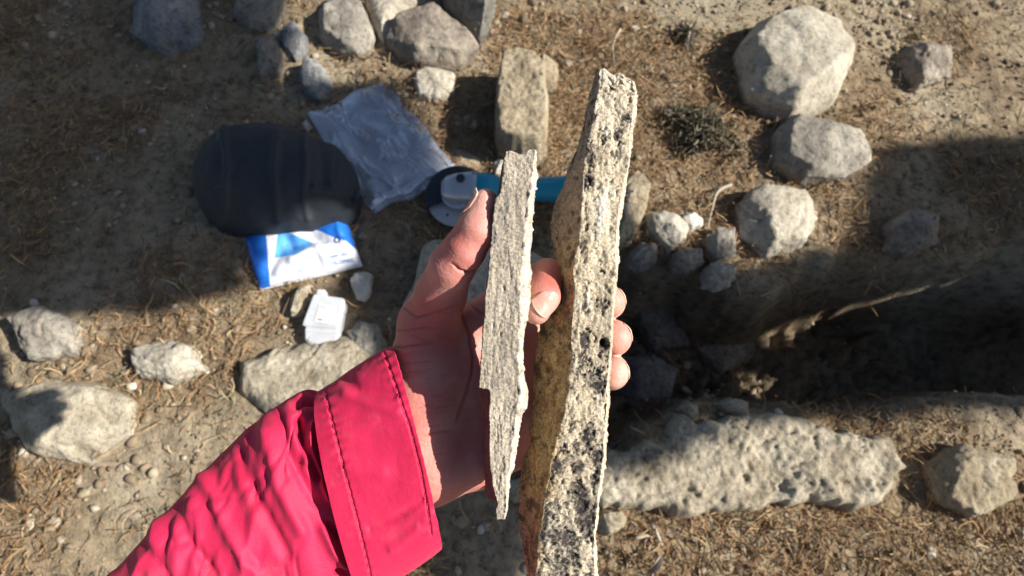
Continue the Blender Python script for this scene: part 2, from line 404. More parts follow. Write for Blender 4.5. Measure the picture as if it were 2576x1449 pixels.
def flat_rock(outline, h, mat, label, z0=None, bank=0.03, seed=0, rough=1.0, step=0.0035, group=RG, pits=0.0, relief=0.3, ragged=0.0):
    """a broad stone with a plateau top and steep broken sides, fitted to its outline"""
    pts = np.array([at(x, y, h * 0.7 + (z0 or 0))[:2] for x, y in outline])
    if z0 is None: z0 = float(np.median(gz(pts)))
    lo, hi = pts.min(0) - 0.012, pts.max(0) + 0.012
    xs = np.arange(lo[0], hi[0], step); ys = np.arange(lo[1], hi[1], step)
    X, Y = np.meshgrid(xs, ys); P = np.c_[X.ravel(), Y.ravel()]; P3 = np.c_[P, 0 * P[:, 0] + seed * 1.7]
    d = seg_dist(P, closed(pts)); d = np.where(inside(P, pts), d, -d) + 0.006 * rough * fbm(P3 * 38, 3, seed + 1) + ragged * fbm(P3 * 13, 4, seed + 7, 0.6)
    t = np.clip((d + 0.004) / bank, 0, 1)
    z = h * (1 - (1 - t) ** 2.6) * (1 + relief * fbm(P3 * 7, 3, seed + 2)) + 0.007 * rough * fbm(P3 * 30, 4, seed + 3) + 0.003 * rough * fbm(P3 * 110, 2, seed + 4)
    if pits: z = z - pits * sstep(0.15, 0.5, fbm(P3 * np.array([22, 46, 1]) + 0.9 * fbm(P3 * 25, 3, seed + 8)[:, None], 5, seed + 5, 0.65))
    z = np.where(d < -0.003, -0.03, z) + z0
    o = mesh_np('stone', np.c_[P, z], grid_faces(len(ys), len(xs)), mat)
    # keep only the stone itself
    me = o.data; bm_ = bmesh.new(); bm_.from_mesh(me); bm_.verts.ensure_lookup_table()
    low = [v for v, dd in zip(bm_.verts, d) if dd < -0.010]
    bmesh.ops.delete(bm_, geom=low, context='VERTS'); bm_.to_mesh(me); bm_.free()
    return tag(o, label, 'stone', group)
FLAT = {1: dict(bank=.04), 7: dict(bank=.014, rough=1.0, relief=.05, step=.0025, pits=.003), 14: dict(bank=.035, pits=.003, relief=.15), 15: dict(bank=.04, pits=.004), 17: dict(bank=.02, pits=.007, relief=.45, rough=1.5, ragged=.022, step=.0032)}
RK = [
 ([(800,30),(820,0),(850,-30),(890,-22),(925,40),(943,90),(935,125),(900,138),(850,130),(805,95)], .06, 'rock_grey', 'rounded grey stone with a crack, above the blue-grey pebbly gap at top', 2.6),
 ([(905,-60),(1090,-60),(1104,-10),(1010,40),(962,95),(935,60)], .035, 'rock_pale', 'pale whitish flat stone between the round grey stone and the big brown one', 3.5),
 ([(960,100),(985,60),(1020,35),(1060,20),(1100,30),(1150,75),(1215,105),(1203,130),(1160,165),(1110,172),(1045,160),(1000,138)], .075, 'rock_brown', 'big brownish grey stone with a dark notch, largest of the top cluster', 3.0),
 ([(1085,-70),(1240,-70),(1250,10),(1232,60),(1207,94),(1160,52),(1112,8)], .12, 'rock_dark', 'dark grey wedge-shaped stone pointing down at the top edge', 4.0),
 ([(752,190),(765,152),(790,140),(815,165),(832,200),(828,235),(800,250),(765,238)], .05, 'rock_blue', 'blue-grey egg-shaped stone left of the clear zip bag', 2.6),
 ([(712,70),(742,55),(772,92),(768,130),(740,146),(710,120)], .04, 'rock_blue', 'small grey stone above the egg-shaped blue-grey stone', 2.5),
 ([(1035,195),(1060,165),(1110,172),(1155,190),(1148,240),(1100,262),(1050,250)], .03, 'rock_pale', 'low crumbly pale stone below the big brownish grey stone', 2.0),
 ([(1258,150),(1300,138),(1352,146),(1374,175),(1380,260),(1376,350),(1350,366),(1285,364),(1252,352),(1246,290),(1250,210)], .11, 'rock_tan', 'tall tan brick-shaped stone standing behind the small slab', 16.0),
 ([(1350,150),(1385,140),(1408,180),(1400,220),(1372,226),(1352,190)], .075, 'rock_tan', 'small tan stone leaning on the brick-shaped stone', 3.0),
 ([(1540,480),(1570,445),(1605,435),(1637,470),(1630,520),(1592,600),(1550,620)], .05, 'rock_tan', 'tan stone half hidden behind the right edge of the long slab', 2.8),
 ([(1620,540),(1660,524),(1700,545),(1738,575),(1722,606),(1690,624),(1650,600),(1625,570)], .05, 'rock_pale', 'rough pale grey stone at the rim of the dug hollow', 2.4),
 ([(1704,555),(1720,538),(1742,534),(1773,552),(1768,572),(1735,583),(1712,572)], .03, 'rock_white', 'smooth whitish stone right of the rough rim stone', 2.6),
 ([(1768,600),(1800,570),(1845,580),(1850,640),(1800,652)], .04, 'rock_grey', 'small grey stone below the bleached twig at the hollow rim', 2.2),
 ([(876,710),(890,684),(915,679),(937,690),(935,730),(920,758),(895,752)], .03, 'rock_white', 'small whitish pointed stone below the wipes pack', 3.0),
 ([(1005,760),(1030,700),(1058,612),(1090,590),(1200,596),(1300,606),(1390,650),(1400,760),(1250,820),(1100,830)], .07, 'rock_pale', 'large pale grey stone seen behind the thumb', 4.0),
 ([(600,905),(700,872),(800,850),(880,840),(935,870),(950,930),(900,1030),(700,1060),(590,980)], .035, 'rock_cream', 'broad cream flat stone between plastic case and red cuff', 3.0),
 ([(870,835),(905,805),(950,815),(972,860),(965,920),(930,925),(890,880)], .035, 'rock_grey', 'shaded grey stone right of the plastic case', 2.6),
 ([(1280,1205),(1400,1165),(1520,1150),(1580,1138),(1620,1108),(1690,1088),(1712,1050),(1730,1035),(1760,1062),(1850,1035),(1985,1050),(2090,1075),(2240,1100),(2290,1180),(2200,1265),(2010,1272),(1925,1280),(1831,1290),(1700,1283),(1560,1275),(1400,1265),(1288,1255)], .04, 'rock_cream', 'long pitted cream stone ledge along the near side of the hollow', 5.0),
 ([(1128,377),(1160,373),(1214,404),(1202,420),(1152,426)], .012, 'rock_tan', 'thin flat pinkish stone chip above the grinder', 5.0),
 ([(1240,412),(1260,398),(1277,413),(1270,440),(1246,442)], .025, 'rock_white', 'small white stone above the teal grinder handle', 2.5),
 ([(755,313),(773,304),(787,318),(772,332)], .014, 'rock_white', 'white pebble touching the left tip of the zip bag', 2.4),
 ([(728,748),(755,718),(785,712),(775,745),(755,795),(730,800)], .03, 'rock_cream', 'cream stone left of the plastic case', 2.6),
 ([(1500,1282),(1560,1280),(1580,1300),(1575,1330),(1530,1350),(1495,1330)], .035, 'rock_tan', 'brown angular stone below the cream ledge beside the slab', 2.8),
]
for i, (ol, h, mt, lb, fl) in enumerate(RK):
    if i in FLAT:
        flat_rock(ol, h, M[mt], lb, seed=i, **FLAT[i]); continue
    tl = {3: (0.25, 0.0), 7: (0.0, 0.0), 14: (0, 0.05)}.get(i, (0, 0))
    rock(ol, h, M[mt], lb, flat=fl, seed=i, facets=1 if i in (7, 17, 15) else 9, tilt=tl, rough={7: 0.16, 17: 0.5, 14: 0.5}.get(i, 0.8),
         na=220 if i in (2, 7, 17, 14) else 110, nr=60 if i in (2, 7, 17, 14) else 34)
# stones down in the hollow
PS = [
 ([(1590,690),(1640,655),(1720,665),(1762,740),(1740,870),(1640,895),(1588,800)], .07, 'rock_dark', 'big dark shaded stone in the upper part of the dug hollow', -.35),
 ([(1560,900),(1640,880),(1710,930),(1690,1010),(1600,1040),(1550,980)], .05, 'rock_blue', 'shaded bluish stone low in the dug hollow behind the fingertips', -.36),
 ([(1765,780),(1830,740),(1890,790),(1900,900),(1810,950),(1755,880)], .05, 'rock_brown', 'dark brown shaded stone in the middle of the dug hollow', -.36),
]
for i, (ol, h, mt, lb) in enumerate([
 ([(1585,628),(1612,608),(1650,622),(1655,652),(1615,668),(1588,655)], .05, 'rock_grey', 'grey stone sunk in the far rim below the rough pale stone'),
 ([(1690,640),(1720,622),(1762,632),(1770,662),(1730,680),(1695,668)], .05, 'rock_brown', 'brown broken stone on the far rim under the smooth whitish stone'),
 ([(1775,672),(1810,655),(1850,668),(1852,705),(1810,718),(1780,705)], .05, 'rock_pale', 'pale broken stone on the far rim at the right edge of the photo'),
 ([(1700,1032),(1722,1008),(1752,1022),(1755,1052),(1722,1062)], .05, 'rock_tan', 'pointed tan stone standing up from the back edge of the cream ledge'),
 ([(1790,1020),(1830,1000),(1880,1012),(1885,1045),(1835,1052)], .045, 'rock_cream', 'cream stone on the back edge of the ledge at the photo edge')]): rock(ol, h, M[mt], lb, seed=90 + i, rough=1.3, z0=-0.02, group='stones on the rim of the hollow')
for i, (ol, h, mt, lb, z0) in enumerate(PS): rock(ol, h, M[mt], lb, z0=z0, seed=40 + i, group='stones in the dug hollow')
# stones beyond the sides of the upright picture
SS = [
 ([(1850,120),(1900,40),(2010,10),(2110,50),(2150,160),(2120,250),(1990,290),(1880,240)], .11, 'rock_pale', 'huge pale boulder right of the long slab, upper right', 3.0),
 ([(1940,330),(1985,285),(2085,310),(2180,330),(2200,400),(2130,450),(2020,455),(1950,410)], .07, 'rock_grey', 'large grey boulder touching the lower right of the huge pale boulder', 2.6),
 ([(1845,500),(1900,465),(1960,490),(2040,475),(2080,540),(2040,610),(1930,640),(1860,590)], .07, 'rock_pale', 'pale broken stone on the hollow rim below the grey boulder', 2.6),
 ([(2230,560),(2290,520),(2360,545),(2370,610),(2290,640),(2235,615)], .05, 'rock_brown', 'shaded brown stone on the far rim near the right edge', 2.8),
 ([(2260,130),(2310,95),(2390,120),(2400,190),(2310,220)], .05, 'rock_brown', 'brown stone right of the huge pale boulder', 2.6),
 ([(2330,1160),(2420,1120),(2530,1150),(2560,1250),(2450,1310),(2350,1260)], .06, 'rock_tan', 'tan stone at the lower right beyond the cream ledge', 3.0),
 ([(600,-10),(680,-40),(720,10),(700,60),(630,75),(585,40)], .05, 'rock_grey', 'grey stone left of the stone cluster at top', 2.7),
 ([(640,100),(690,85),(715,130),(700,185),(650,190)], .045, 'rock_brown', 'brown stone below the grey one left of the top cluster', 2.7),
 ([(330,-20),(430,-60),(510,-10),(500,90),(400,130),(310,70)], .08, 'rock_blue', 'large blue-grey stone near the upper left corner', 2.7),
 ([(0,1000),(110,950),(250,960),(340,1010),(345,1100),(220,1180),(60,1150)], .05, 'rock_cream', 'cream stone above the red sleeve at the left edge', 3.2),
 ([(330,880),(420,850),(500,870),(520,930),(440,970),(350,950)], .045, 'rock_pale', 'pale stone between the wipes pack and the red sleeve', 2.5),
 ([(20,800),(120,770),(200,810),(190,890),(80,910)], .06, 'rock_grey', 'grey stone above the cream one at the left edge', 2.5),
]
for i, (ol, h, mt, lb, fl) in enumerate(SS): rock(ol, h, M[mt], lb, flat=fl, seed=60 + i)

# ------------------------------------------------------------------ litter on the soil
def ribbons(n, pos, lmin, lmax, wmin, wmax, lift, curl, rng, nseg=3, tilt=0.35):
    a = rng.uniform(0, 2 * math.pi, n); L = rng.uniform(lmin, lmax, n) ; W = rng.uniform(wmin, wmax, n)
    el = rng.normal(0.05, tilt, n); cu = rng.normal(0, curl, n); ce = rng.normal(0, curl * 0.5, n)
    base = np.c_[pos, gz(pos) + rng.uniform(0.001, lift, n)]
    rolls = rng.uniform(0, math.pi, n)
    V = np.zeros((n, nseg + 1, 2, 3)); p = base.copy()
    for k in range(nseg + 1):
        t = k / nseg - 0.5
        d = np.c_[np.cos(a + cu * t) * np.cos(el + ce * t), np.sin(a + cu * t) * np.cos(el + ce * t), np.sin(el + ce * t)]
        s = np.c_[-np.sin(a), np.cos(a), np.zeros(n)]; u = np.cross(d, s)
        w = (s * np.cos(rolls)[:, None] + u * np.sin(rolls)[:, None]) * (W * (1 - 1.2 * abs(t)))[:, None]
        if k: p = p + d * (L / nseg)[:, None]
        V[:, k, 0] = p - w / 2; V[:, k, 1] = p + w / 2
    b = (np.arange(n) * (nseg + 1) * 2)[:, None, None]; k = np.arange(nseg)[None, :, None] * 2
    Fq = (b + k + np.array([0, 1, 3, 2])[None, None]).reshape(-1, 4)
    tone = np.repeat(rng.beta(2, 2.2, n), (nseg + 1) * 2)
    return V.reshape(-1, 3), Fq, tone
def scatter(n, dens, rng):
    out = []
    m = 0
    while m < n:
        q = np.c_[rng.uniform(-1.75, 1.75, n), rng.uniform(-0.35, 1.55, n)]
        uvq = proj(np.c_[q, np.zeros(n)])
        k = rng.uniform(0, 1, n) < dens(q, uvq)
        out.append(q[k]); m += k.sum()
    return np.concatenate(out)[:n]
def dens_needle(q, uv):
    n_ = fbm(np.c_[q * 4.5, np.zeros(len(q))], 4, 21)
    d = 0.10 + 0.9 * sstep(-0.05, 0.25, n_)
    thick = ((uv[:, 0] > 1230) & (uv[:, 0] < 1900) & (uv[:, 1] > 30) & (uv[:, 1] < 620)) | ((uv[:, 1] > 1280) & (uv[:, 0] > 1480))
    d = np.where(thick, np.maximum(d, 0.75), d * 0.55)
    d = d * np.where((uv[:, 0] > 1640) & (uv[:, 0] < 1900) & (uv[:, 1] < 75), 0.15, 1)
    d = d * np.where(pit_in(q) > 0.02, 0.04, 1)
    return d
q = scatter(70000, dens_needle, RNG)
V, Fq, tone = ribbons(len(q), q, 0.008, 0.050, 0.0008, 0.0034, 0.014, 1.3, RNG)
tag(mesh_np('needle_litter', V, Fq, M['needles'], attrs={'tone': tone}), 'brown dry conifer needles and scales covering the soil', 'needles', kind='stuff')
# small green-grey sprigs, broken from a juniper
cl = scatter(150, lambda q, u: np.where(pit_in(q) > 0.02, 0.1, 1.0), RNG)
q = np.concatenate([c + RNG.normal(0, 0.014, (22, 2)) for c in cl])
V, Fq, tone = ribbons(len(q), q, 0.008, 0.024, 0.0010, 0.0028, 0.012, 0.6, RNG)
tag(mesh_np('sprig_litter', V, Fq, M['sprig'], attrs={'tone': tone}), 'scattered grey-green juniper sprigs lying on the needles', 'sprigs', kind='stuff')
# crumbs of soil and small gravel
q = scatter(26000, lambda q, u: 0.35 + 0.65 * (fbm(np.c_[q * 7, np.zeros(len(q))], 3, 31) > 0.0), RNG)
n = len(q); sz = np.exp(RNG.normal(math.log(0.0026), 0.5, n)).clip(0.001, 0.010)
octv = np.array([[1, 0, 0], [0, 1, 0], [-1, 0, 0], [0, -1, 0], [0, 0, 1], [0, 0, -1]], float)
octf = np.array([[0, 1, 4], [1, 2, 4], [2, 3, 4], [3, 0, 4], [1, 0, 5], [2, 1, 5], [3, 2, 5], [0, 3, 5]])
jit = octv[None] * RNG.uniform(0.55, 1.25, (n, 6, 1)) + RNG.normal(0, 0.18, (n, 6, 3)); jit[..., 2] *= 0.7
an = RNG.uniform(0, 6.28, n); ca, sa = np.cos(an)[:, None], np.sin(an)[:, None]
jx = jit[..., 0] * ca - jit[..., 1] * sa; jy = jit[..., 0] * sa + jit[..., 1] * ca
V = np.stack([jx, jy, jit[..., 2]], -1) * sz[:, None, None] + np.c_[q, gz(q) + sz * 0.4][:, None]
Fq = (np.arange(n)[:, None, None] * 6 + octf[None]).reshape(-1, 3)
tone = np.repeat(RNG.beta(2, 2.4, n), 6)
tag(mesh_np('gravel', V.reshape(-1, 3), Fq, M['crumb'], smooth=False, attrs={'tone': tone}), 'soil crumbs and tiny gravel among the needles', 'gravel', kind='stuff')

def rubble(n, lo_, hi_, dens, name, label, seed):
    rng = np.random.default_rng(seed); q = scatter(n, dens, rng)
    bm_ = bmesh.new(); bmesh.ops.create_icosphere(bm_, subdivisions=2, radius=1); Vi = np.array([v.co[:] for v in bm_.verts]); Fi = np.array([[v.index for v in f.verts] for f in bm_.faces]); bm_.free()
    sz = np.exp(rng.uniform(math.log(lo_), math.log(hi_), n)); allv = []; tone = np.repeat(rng.beta(2.4, 1.8, n), len(Vi))
    z = gz(q)
    for k in range(n):
        pl = rng.normal(size=(7, 3)); pl /= np.linalg.norm(pl, axis=1, keepdims=True); of = rng.uniform(0.55, 0.95, 7)
        m = np.maximum((Vi @ pl.T) / of, 0).max(1); v = Vi / np.maximum(m, 1)[:, None]
        v = v * rng.uniform(0.7, 1.25, 3) * [1, 1, 0.7]; a = rng.uniform(0, 6.28); c_, s_ = math.cos(a), math.sin(a)
        v = np.c_[v[:, 0] * c_ - v[:, 1] * s_, v[:, 0] * s_ + v[:, 1] * c_, v[:, 2]] * sz[k]
        allv.append(v + [q[k, 0], q[k, 1], z[k] + sz[k] * 0.15])
    Fq = (np.arange(n)[:, None, None] * len(Vi) + Fi[None]).reshape(-1, 3)
    return tag(mesh_np(name, np.concatenate(allv), Fq, M['crumb'], smooth=False, attrs={'tone': tone}), label, 'rubble', kind='stuff')
rubble(2600, 0.004, 0.013, lambda q, u: (0.12 + 0.88 * (fbm(np.c_[q * 4, 0 * q[:, 0] + 3], 3, 41) > 0.0)) * np.where(pit_in(q) > 0.02, 0.5, 1), 'rubble', 'broken pebbles and small rubble strewn over the soil', 5)

def tube(name, pts, radii, mat, parent=None, n=8, jitter=0.0, seed=0):
    P = np.array(pts, float)
    # resample
    t = np.linspace(0, len(P) - 1, (len(P) - 1) * 5 + 1); Q = np.stack([np.interp(t, np.arange(len(P)), P[:, k]) for k in range(3)], 1)
    for _ in range(3): Q[1:-1] = (Q[:-2] + 2 * Q[1:-1] + Q[2:]) / 4
    R = np.interp(t, np.arange(len(P)), radii)
    T = np.gradient(Q, axis=0); T /= np.linalg.norm(T, axis=1, keepdims=True)
    up = np.array([0.13, 0.21, 1.0]); A = np.cross(T, up); A /= np.linalg.norm(A, axis=1, keepdims=True); B = np.cross(T, A)
    th = np.linspace(0, 2 * math.pi, n, endpoint=False)
    V = Q[:, None] + R[:, None, None] * (A[:, None] * np.cos(th)[None, :, None] + B[:, None] * np.sin(th)[None, :, None])
    V = V.reshape(-1, 3)
    if jitter: V = V + jitter * np.stack([vnoise(V * 60, seed + k) for k in range(3)], 1)
    Fl = [tuple(f) for f in grid_faces(len(Q), n, True)] + [tuple(range(n))[::-1], tuple(range((len(Q) - 1) * n, len(Q) * n))]
    return mesh_np(name, V, Fl, mat, parent)
def twig(pts, r, label):
    P = [at(x, y, z) + [0, 0, gz(at(x, y, z)[None, :2])[0]] for x, y, z in pts]
    o = tube('twig', P, np.linspace(r, r * 0.5, len(P)), M['twig'], jitter=r * 0.4)
    return tag(o, label, 'twig', 'twigs on the ground')
twig([(1840, 462, .02), (1815, 472, .03), (1800, 490, .03), (1790, 530, .02), (1780, 590, .01)], .004, 'curved bleached twig above the smooth whitish stone')
twig([(1562, 70, .03), (1548, 92, .025), (1540, 120, .015), (1545, 160, .008)], .0028, 'thin pale twig standing in needles above the long slab top')
twig([(1640, 1320, .012), (1655, 1345, .012), (1665, 1375, .006)], .004, 'short pale twig in the brown needles below the cream ledge')
twig([(1600, 1355, .012), (1625, 1345, .012), (1640, 1350, .008)], .0035, 'stubby pale twig beside the brown stone at the bottom')
twig([(1740, 60, .03), (1722, 95, .02), (1735, 140, .01)], .0025, 'thin twig on bare soil in the upper right of the photo')
def dry_leaf(x, y, L, W, az, label):
    c = at(x, y, .02); u = np.linspace(-1, 1, 17); v = np.linspace(-1, 1, 7)
    U, Vv = np.meshgrid(u, v, indexing='ij'); w = W * (1 - np.abs(U) ** 2.2) * Vv
    X = U * L; zz = 0.012 * (Vv ** 2) * (1 - U ** 2) + 0.008 * np.sin(U * 2 + 1)
    ca, sa = math.cos(az), math.sin(az)
    P = np.c_[(c[0] + X * ca - w * sa).ravel(), (c[1] + X * sa + w * ca).ravel(), (0.02 + zz).ravel()]
    Fq = grid_faces(17, 7); o = mesh_np('dry_leaf', P, Fq, M['twig'])
    md = o.modifiers.new('thick', 'SOLIDIFY'); md.thickness = 0.0006
    return tag(o, label, 'leaf')
dry_leaf(1735, 100, .022, .007, 1.35, 'pale dry leaf on the soil near the upper right of the photo')
dry_leaf(1648, 1420, .02, .006, 0.9, 'pale dry leaf in the needles at the bottom right of the slab')

# ------------------------------------------------------------------ low scrubby plants
def shrub(x, y, rad, hgt, n, label, seed):
    c = at(x, y, 0.0); rng = np.random.default_rng(seed); root = empty('low_shrub', (c[0], c[1], 0))
    a = rng.uniform(0, 6.28, n); r = rad * np.sqrt(rng.uniform(0, 1, n)) * (0.75 + 0.35 * np.sin(3 * a + seed)); q = c[:2] + np.c_[np.cos(a), np.sin(a)] * r[:, None]
    V, Fq, tone = ribbons(n, q, 0.010, 0.030, 0.0018, 0.0052, 0.004, 0.7, rng, 2, 0.6)
    lift = hgt * rng.uniform(0, 1, n) * (1 - (r / (rad * 1.1)) ** 2); V = V + np.repeat(np.c_[0 * lift, 0 * lift, lift], 6, 0)
    under(mesh_np('leaves', V, Fq, M['shrub'], attrs={'tone': tone}), root)
    for k in range(9):
        b = rng.uniform(0, 6.28); e = rad * rng.uniform(0.5, 0.95)
        under(tube('stem', [(c[0], c[1], 0), (c[0] + e * .5 * math.cos(b), c[1] + e * .5 * math.sin(b), hgt * .7), (c[0] + e * math.cos(b + .3), c[1] + e * math.sin(b + .3), hgt * .55)], [.003, .0022, .001], M['bark'], n=6, jitter=.001), root)
    tag(root, label, 'shrub', 'low dry shrubs')
M['shrub'] = litter('shrub', [(0.0, (0.035, 0.028, 0.02)), (0.4, (0.10, 0.09, 0.055)), (0.8, (0.24, 0.21, 0.14)), (1.0, (0.38, 0.35, 0.25))])
shrub(1765, 345, .085, .06, 1300, 'dark scrubby plant right of the long slab, above the bleached twig', 3)
shrub(1700, 300, .045, .035, 420, 'smaller grey-green tuft at the upper left of the dark scrubby plant', 4)
shrub(1725, 95, .04, .03, 300, 'little dark tuft beside the pale dry leaf at upper right', 6)

# ------------------------------------------------------------------ clear zip bag
def bag():
    A, B, C, D = [at(*p, .012) for p in ((962, 200), (1158, 430), (937, 540), (775, 296))]
    root = empty('zip_bag', tuple((A + B + C + D) / 4 * [1, 1, 0]))
    nu, nv = 90, 110
    u, v = np.meshgrid(np.linspace(0, 1, nu), np.linspace(0, 1, nv), indexing='ij')
    u1, v1 = u.ravel()[:, None], v.ravel()[:, None]
    P = (1 - u1) * (1 - v1) * D + (1 - u1) * v1 * A + u1 * v1 * B + u1 * (1 - v1) * C     # u: tip end -> zip end, v: left -> right
    P = P[:, :3]
    edge = np.minimum.reduce([u.ravel(), 1 - u.ravel(), v.ravel(), 1 - v.ravel()])
    Q = np.c_[u.ravel() * 3.2, v.ravel() * 2.2, np.zeros(u.size)]
    wob = np.stack([vnoise(Q * 2.2, 51), vnoise(Q * 2.2, 52)], 1) * 0.006
    w1 = fbm(Q * 1.6 + 2 * fbm(Q, 2, 53)[:, None], 4, 54); ridge = 1 - np.abs(fbm(Q * np.array([1.1, 2.6, 1]) + 1.2 * fbm(Q * 1.3, 2, 58)[:, None], 3, 55)) * 2.2
    w1 = fbm(Q * 1.2 + 1.0 * fbm(Q, 2, 53)[:, None], 2, 54); ridge = 1 - np.abs(fbm(Q * np.array([0.6, 1.9, 1]) + 0.6 * fbm(Q * 1.3, 2, 58)[:, None], 2, 55)) * 2.2
    zt = 0.010 + 0.014 * np.clip(edge * 6, 0, 1) + 0.007 * w1 + 0.0055 * np.clip(1 - np.abs(fbm(Q * np.array([0.9, 2.6, 1]) + 0.8 * fbm(Q, 2, 59)[:, None], 3, 57)) * 9, 0, 1) + 0.004 * ridge * np.clip(edge * 8, 0.2, 1)
    corner = 0.02 * sstep(0.25, 0.0, u.ravel()) * sstep(0.3, 0.0, v.ravel())
    top = P.copy(); top[:, :2] += wob; top[:, 2] = zt + corner
    low = P.copy(); low[:, :2] += wob; low[:, 2] = np.minimum(top[:, 2] - 0.0012, 0.004 + 0.004 * w1 + corner * 0.9)
    Fq = grid_faces(nu, nv); n = len(P)
    o = mesh_np('film', np.r_[top, low], np.r_[Fq, Fq[:, ::-1] + n], M['film']); under(o, root)
    # zip strip along the near edge
    row = top.reshape(nu, nv, 3)
    a, b = row[-4], row[-9]
    Vz = np.concatenate([a + [0, 0, 0.0022], b + [0, 0, 0.0022]]); Vz = Vz.reshape(2, nv, 3).reshape(-1, 3)
    z = mesh_np('zip_strip', Vz, grid_faces(2, nv), M['zip']); z.modifiers.new('thick', 'SOLIDIFY').thickness = 0.0025; under(z, root)
    s = (a[10] + b[10]) / 2 + [0, 0, 0.004]
    bmx = bmesh.new(); bmesh.ops.create_cube(bmx, size=1); bmesh.ops.bevel(bmx, geom=bmx.edges[:], offset=0.2, segments=2, affect='EDGES')
    dr = a[14] - a[6]; ang = math.atan2(dr[1], dr[0])
    bmesh.ops.transform(bmx, matrix=Matrix.Translation(Vector(s)) @ Matrix.Rotation(ang, 4, 'Z') @ Matrix.Diagonal((0.018, 0.011, 0.008, 1)), verts=bmx.verts)
    me = bpy.data.meshes.new('slider'); bmx.to_mesh(me); bmx.free(); me.materials.append(M['pack_white'])
    so_ = bpy.data.objects.new('slider', me); COL.objects.link(so_); under(so_, root)
    tag(root, 'crumpled clear plastic zip bag lying beside the grinder', 'bag')
bag()

# ------------------------------------------------------------------ black backpack
def backpack():
    ol = [(892, 460), (896, 500), (886, 532), (862, 552), (800, 562), (700, 572), (600, 572), (530, 560), (490, 520), (478, 450), (490, 380), (530, 330), (600, 312), (670, 312), (744, 326), (800, 337), (850, 360), (880, 405)]
    h = 0.13
    pts = np.array([at(x, y, 0.05)[:2] for x, y in ol]); c = pts.mean(0)
    root = empty('backpack', (c[0], c[1], 0))
    rel = pts - c; ang = np.arctan2(rel[:, 1], rel[:, 0]); o = np.argsort(ang); ang, rad = ang[o], np.hypot(*rel[o].T)
    na, nr = 240, 90; th = np.linspace(-math.pi, math.pi, na, endpoint=False)
    R = np.interp(th, np.r_[ang - 2 * math.pi, ang, ang + 2 * math.pi], np.r_[rad, rad, rad])
    for _ in range(4): R = (np.roll(R, 1) + 2 * R + np.roll(R, -1)) / 4
    rr = np.linspace(0, 1, nr) ** 0.7
    X = c[0] + rr[:, None] * (R * np.cos(th)); Y = c[1] + rr[:, None] * (R * np.sin(th))
    Zb = h * (1 - rr[:, None] ** 3.2) ** 0.55 + 0 * X
    Vb = np.c_[X.ravel(), Y.ravel(), Zb.ravel()]; Fq = grid_faces(nr, na, True)
    N = normals_of(Vb, Fq)
    px = proj(Vb)
    d = 0.010 * fbm(Vb * np.array([9, 9, 9]), 3, 71) + 0.004 * fbm(Vb * 26, 3, 72)
    for pl, w, am in [([(790, 470), (830, 480), (890, 492)], 9, -0.010), ([(765, 340), (770, 420), (762, 500), (775, 550)], 8, -0.006),
                      ([(810, 360), (812, 460)], 14, 0.006), ([(840, 380), (835, 470)], 10, -0.005), ([(700, 330), (690, 430), (700, 560)], 10, -0.008), ([(560, 310), (575, 430), (560, 560)], 8, -0.008)]:
        d = d + am * np.exp(-(seg_dist(px, pl) / w) ** 2)
    Vb = Vb + N * d[:, None]; Vb[:, 2] = np.maximum(Vb[:, 2], -0.01)
    under(mesh_np('main_compartment', Vb, Fq, M['black']), root)
    def strap(pts_, w, nm, mat, z=0.004):
        P = []
        for x, y in pts_:
            i = np.argmin(np.hypot(px[:, 0] - x, px[:, 1] - y)); P.append(Vb[i] + N[i] * z)
        P = np.array(P); t = np.linspace(0, len(P) - 1, 40); Q = np.stack([np.interp(t, np.arange(len(P)), P[:, k]) for k in range(3)], 1)
        for _ in range(4): Q[1:-1] = (Q[:-2] + 2 * Q[1:-1] + Q[2:]) / 4
        T = np.gradient(Q, axis=0); S = np.cross(T, [0, 0, 1.0]); S /= np.linalg.norm(S, axis=1, keepdims=True)
        Vv = np.stack([Q - S * w / 2, Q + S * w / 2], 1).reshape(-1, 3)
        ob = mesh_np(nm, Vv, grid_faces(40, 2), mat); ob.modifiers.new('thick', 'SOLIDIFY').thickness = 0.003
        return under(ob, root)
    strap([(640, 320), (630, 400), (640, 480), (660, 560)], 0.028, 'strap', M['black_plastic'])
    strap([(560, 330), (550, 430), (570, 550)], 0.024, 'strap', M['webbing'])
    strap([(770, 470), (820, 476), (885, 490)], 0.007, 'zip', M['black_plastic'])
    strap([(760, 350), (830, 380), (868, 440)], 0.005, 'piping', M['black_plastic'])
    strap([(530, 370), (600, 345), (720, 350)], 0.006, 'pocket_zip', M['zip_metal'])
    strap([(510, 470), (560, 455), (640, 465)], 0.022, 'webbing', M['webbing'])
    def lump(nm, x, y, z, sz, mat, rz=0):
        p = at(x, y, z); bm_ = bmesh.new(); bmesh.ops.create_cube(bm_, size=1); bmesh.ops.bevel(bm_, geom=bm_.edges[:], offset=0.22, segments=3, affect='EDGES')
        bmesh.ops.transform(bm_, matrix=Matrix.Translation(Vector(p)) @ Matrix.Rotation(rz, 4, 'Z') @ Matrix.Diagonal((*sz, 1)), verts=bm_.verts)
        me = bpy.data.meshes.new(nm); bm_.to_mesh(me); bm_.free(); me.materials.append(mat)
        ob = bpy.data.objects.new(nm, me); COL.objects.link(ob); return under(ob, root)
    lump('buckle', 896, 492, 0.05, (0.014, 0.026, 0.012), M['black_plastic'], -0.15)
    lump('cord_end', 870, 540, 0.02, (0.006, 0.02, 0.006), M['blue_cord'], -0.6)
    tag(root, 'black fabric backpack lying beside the zip bag', 'backpack')
backpack()

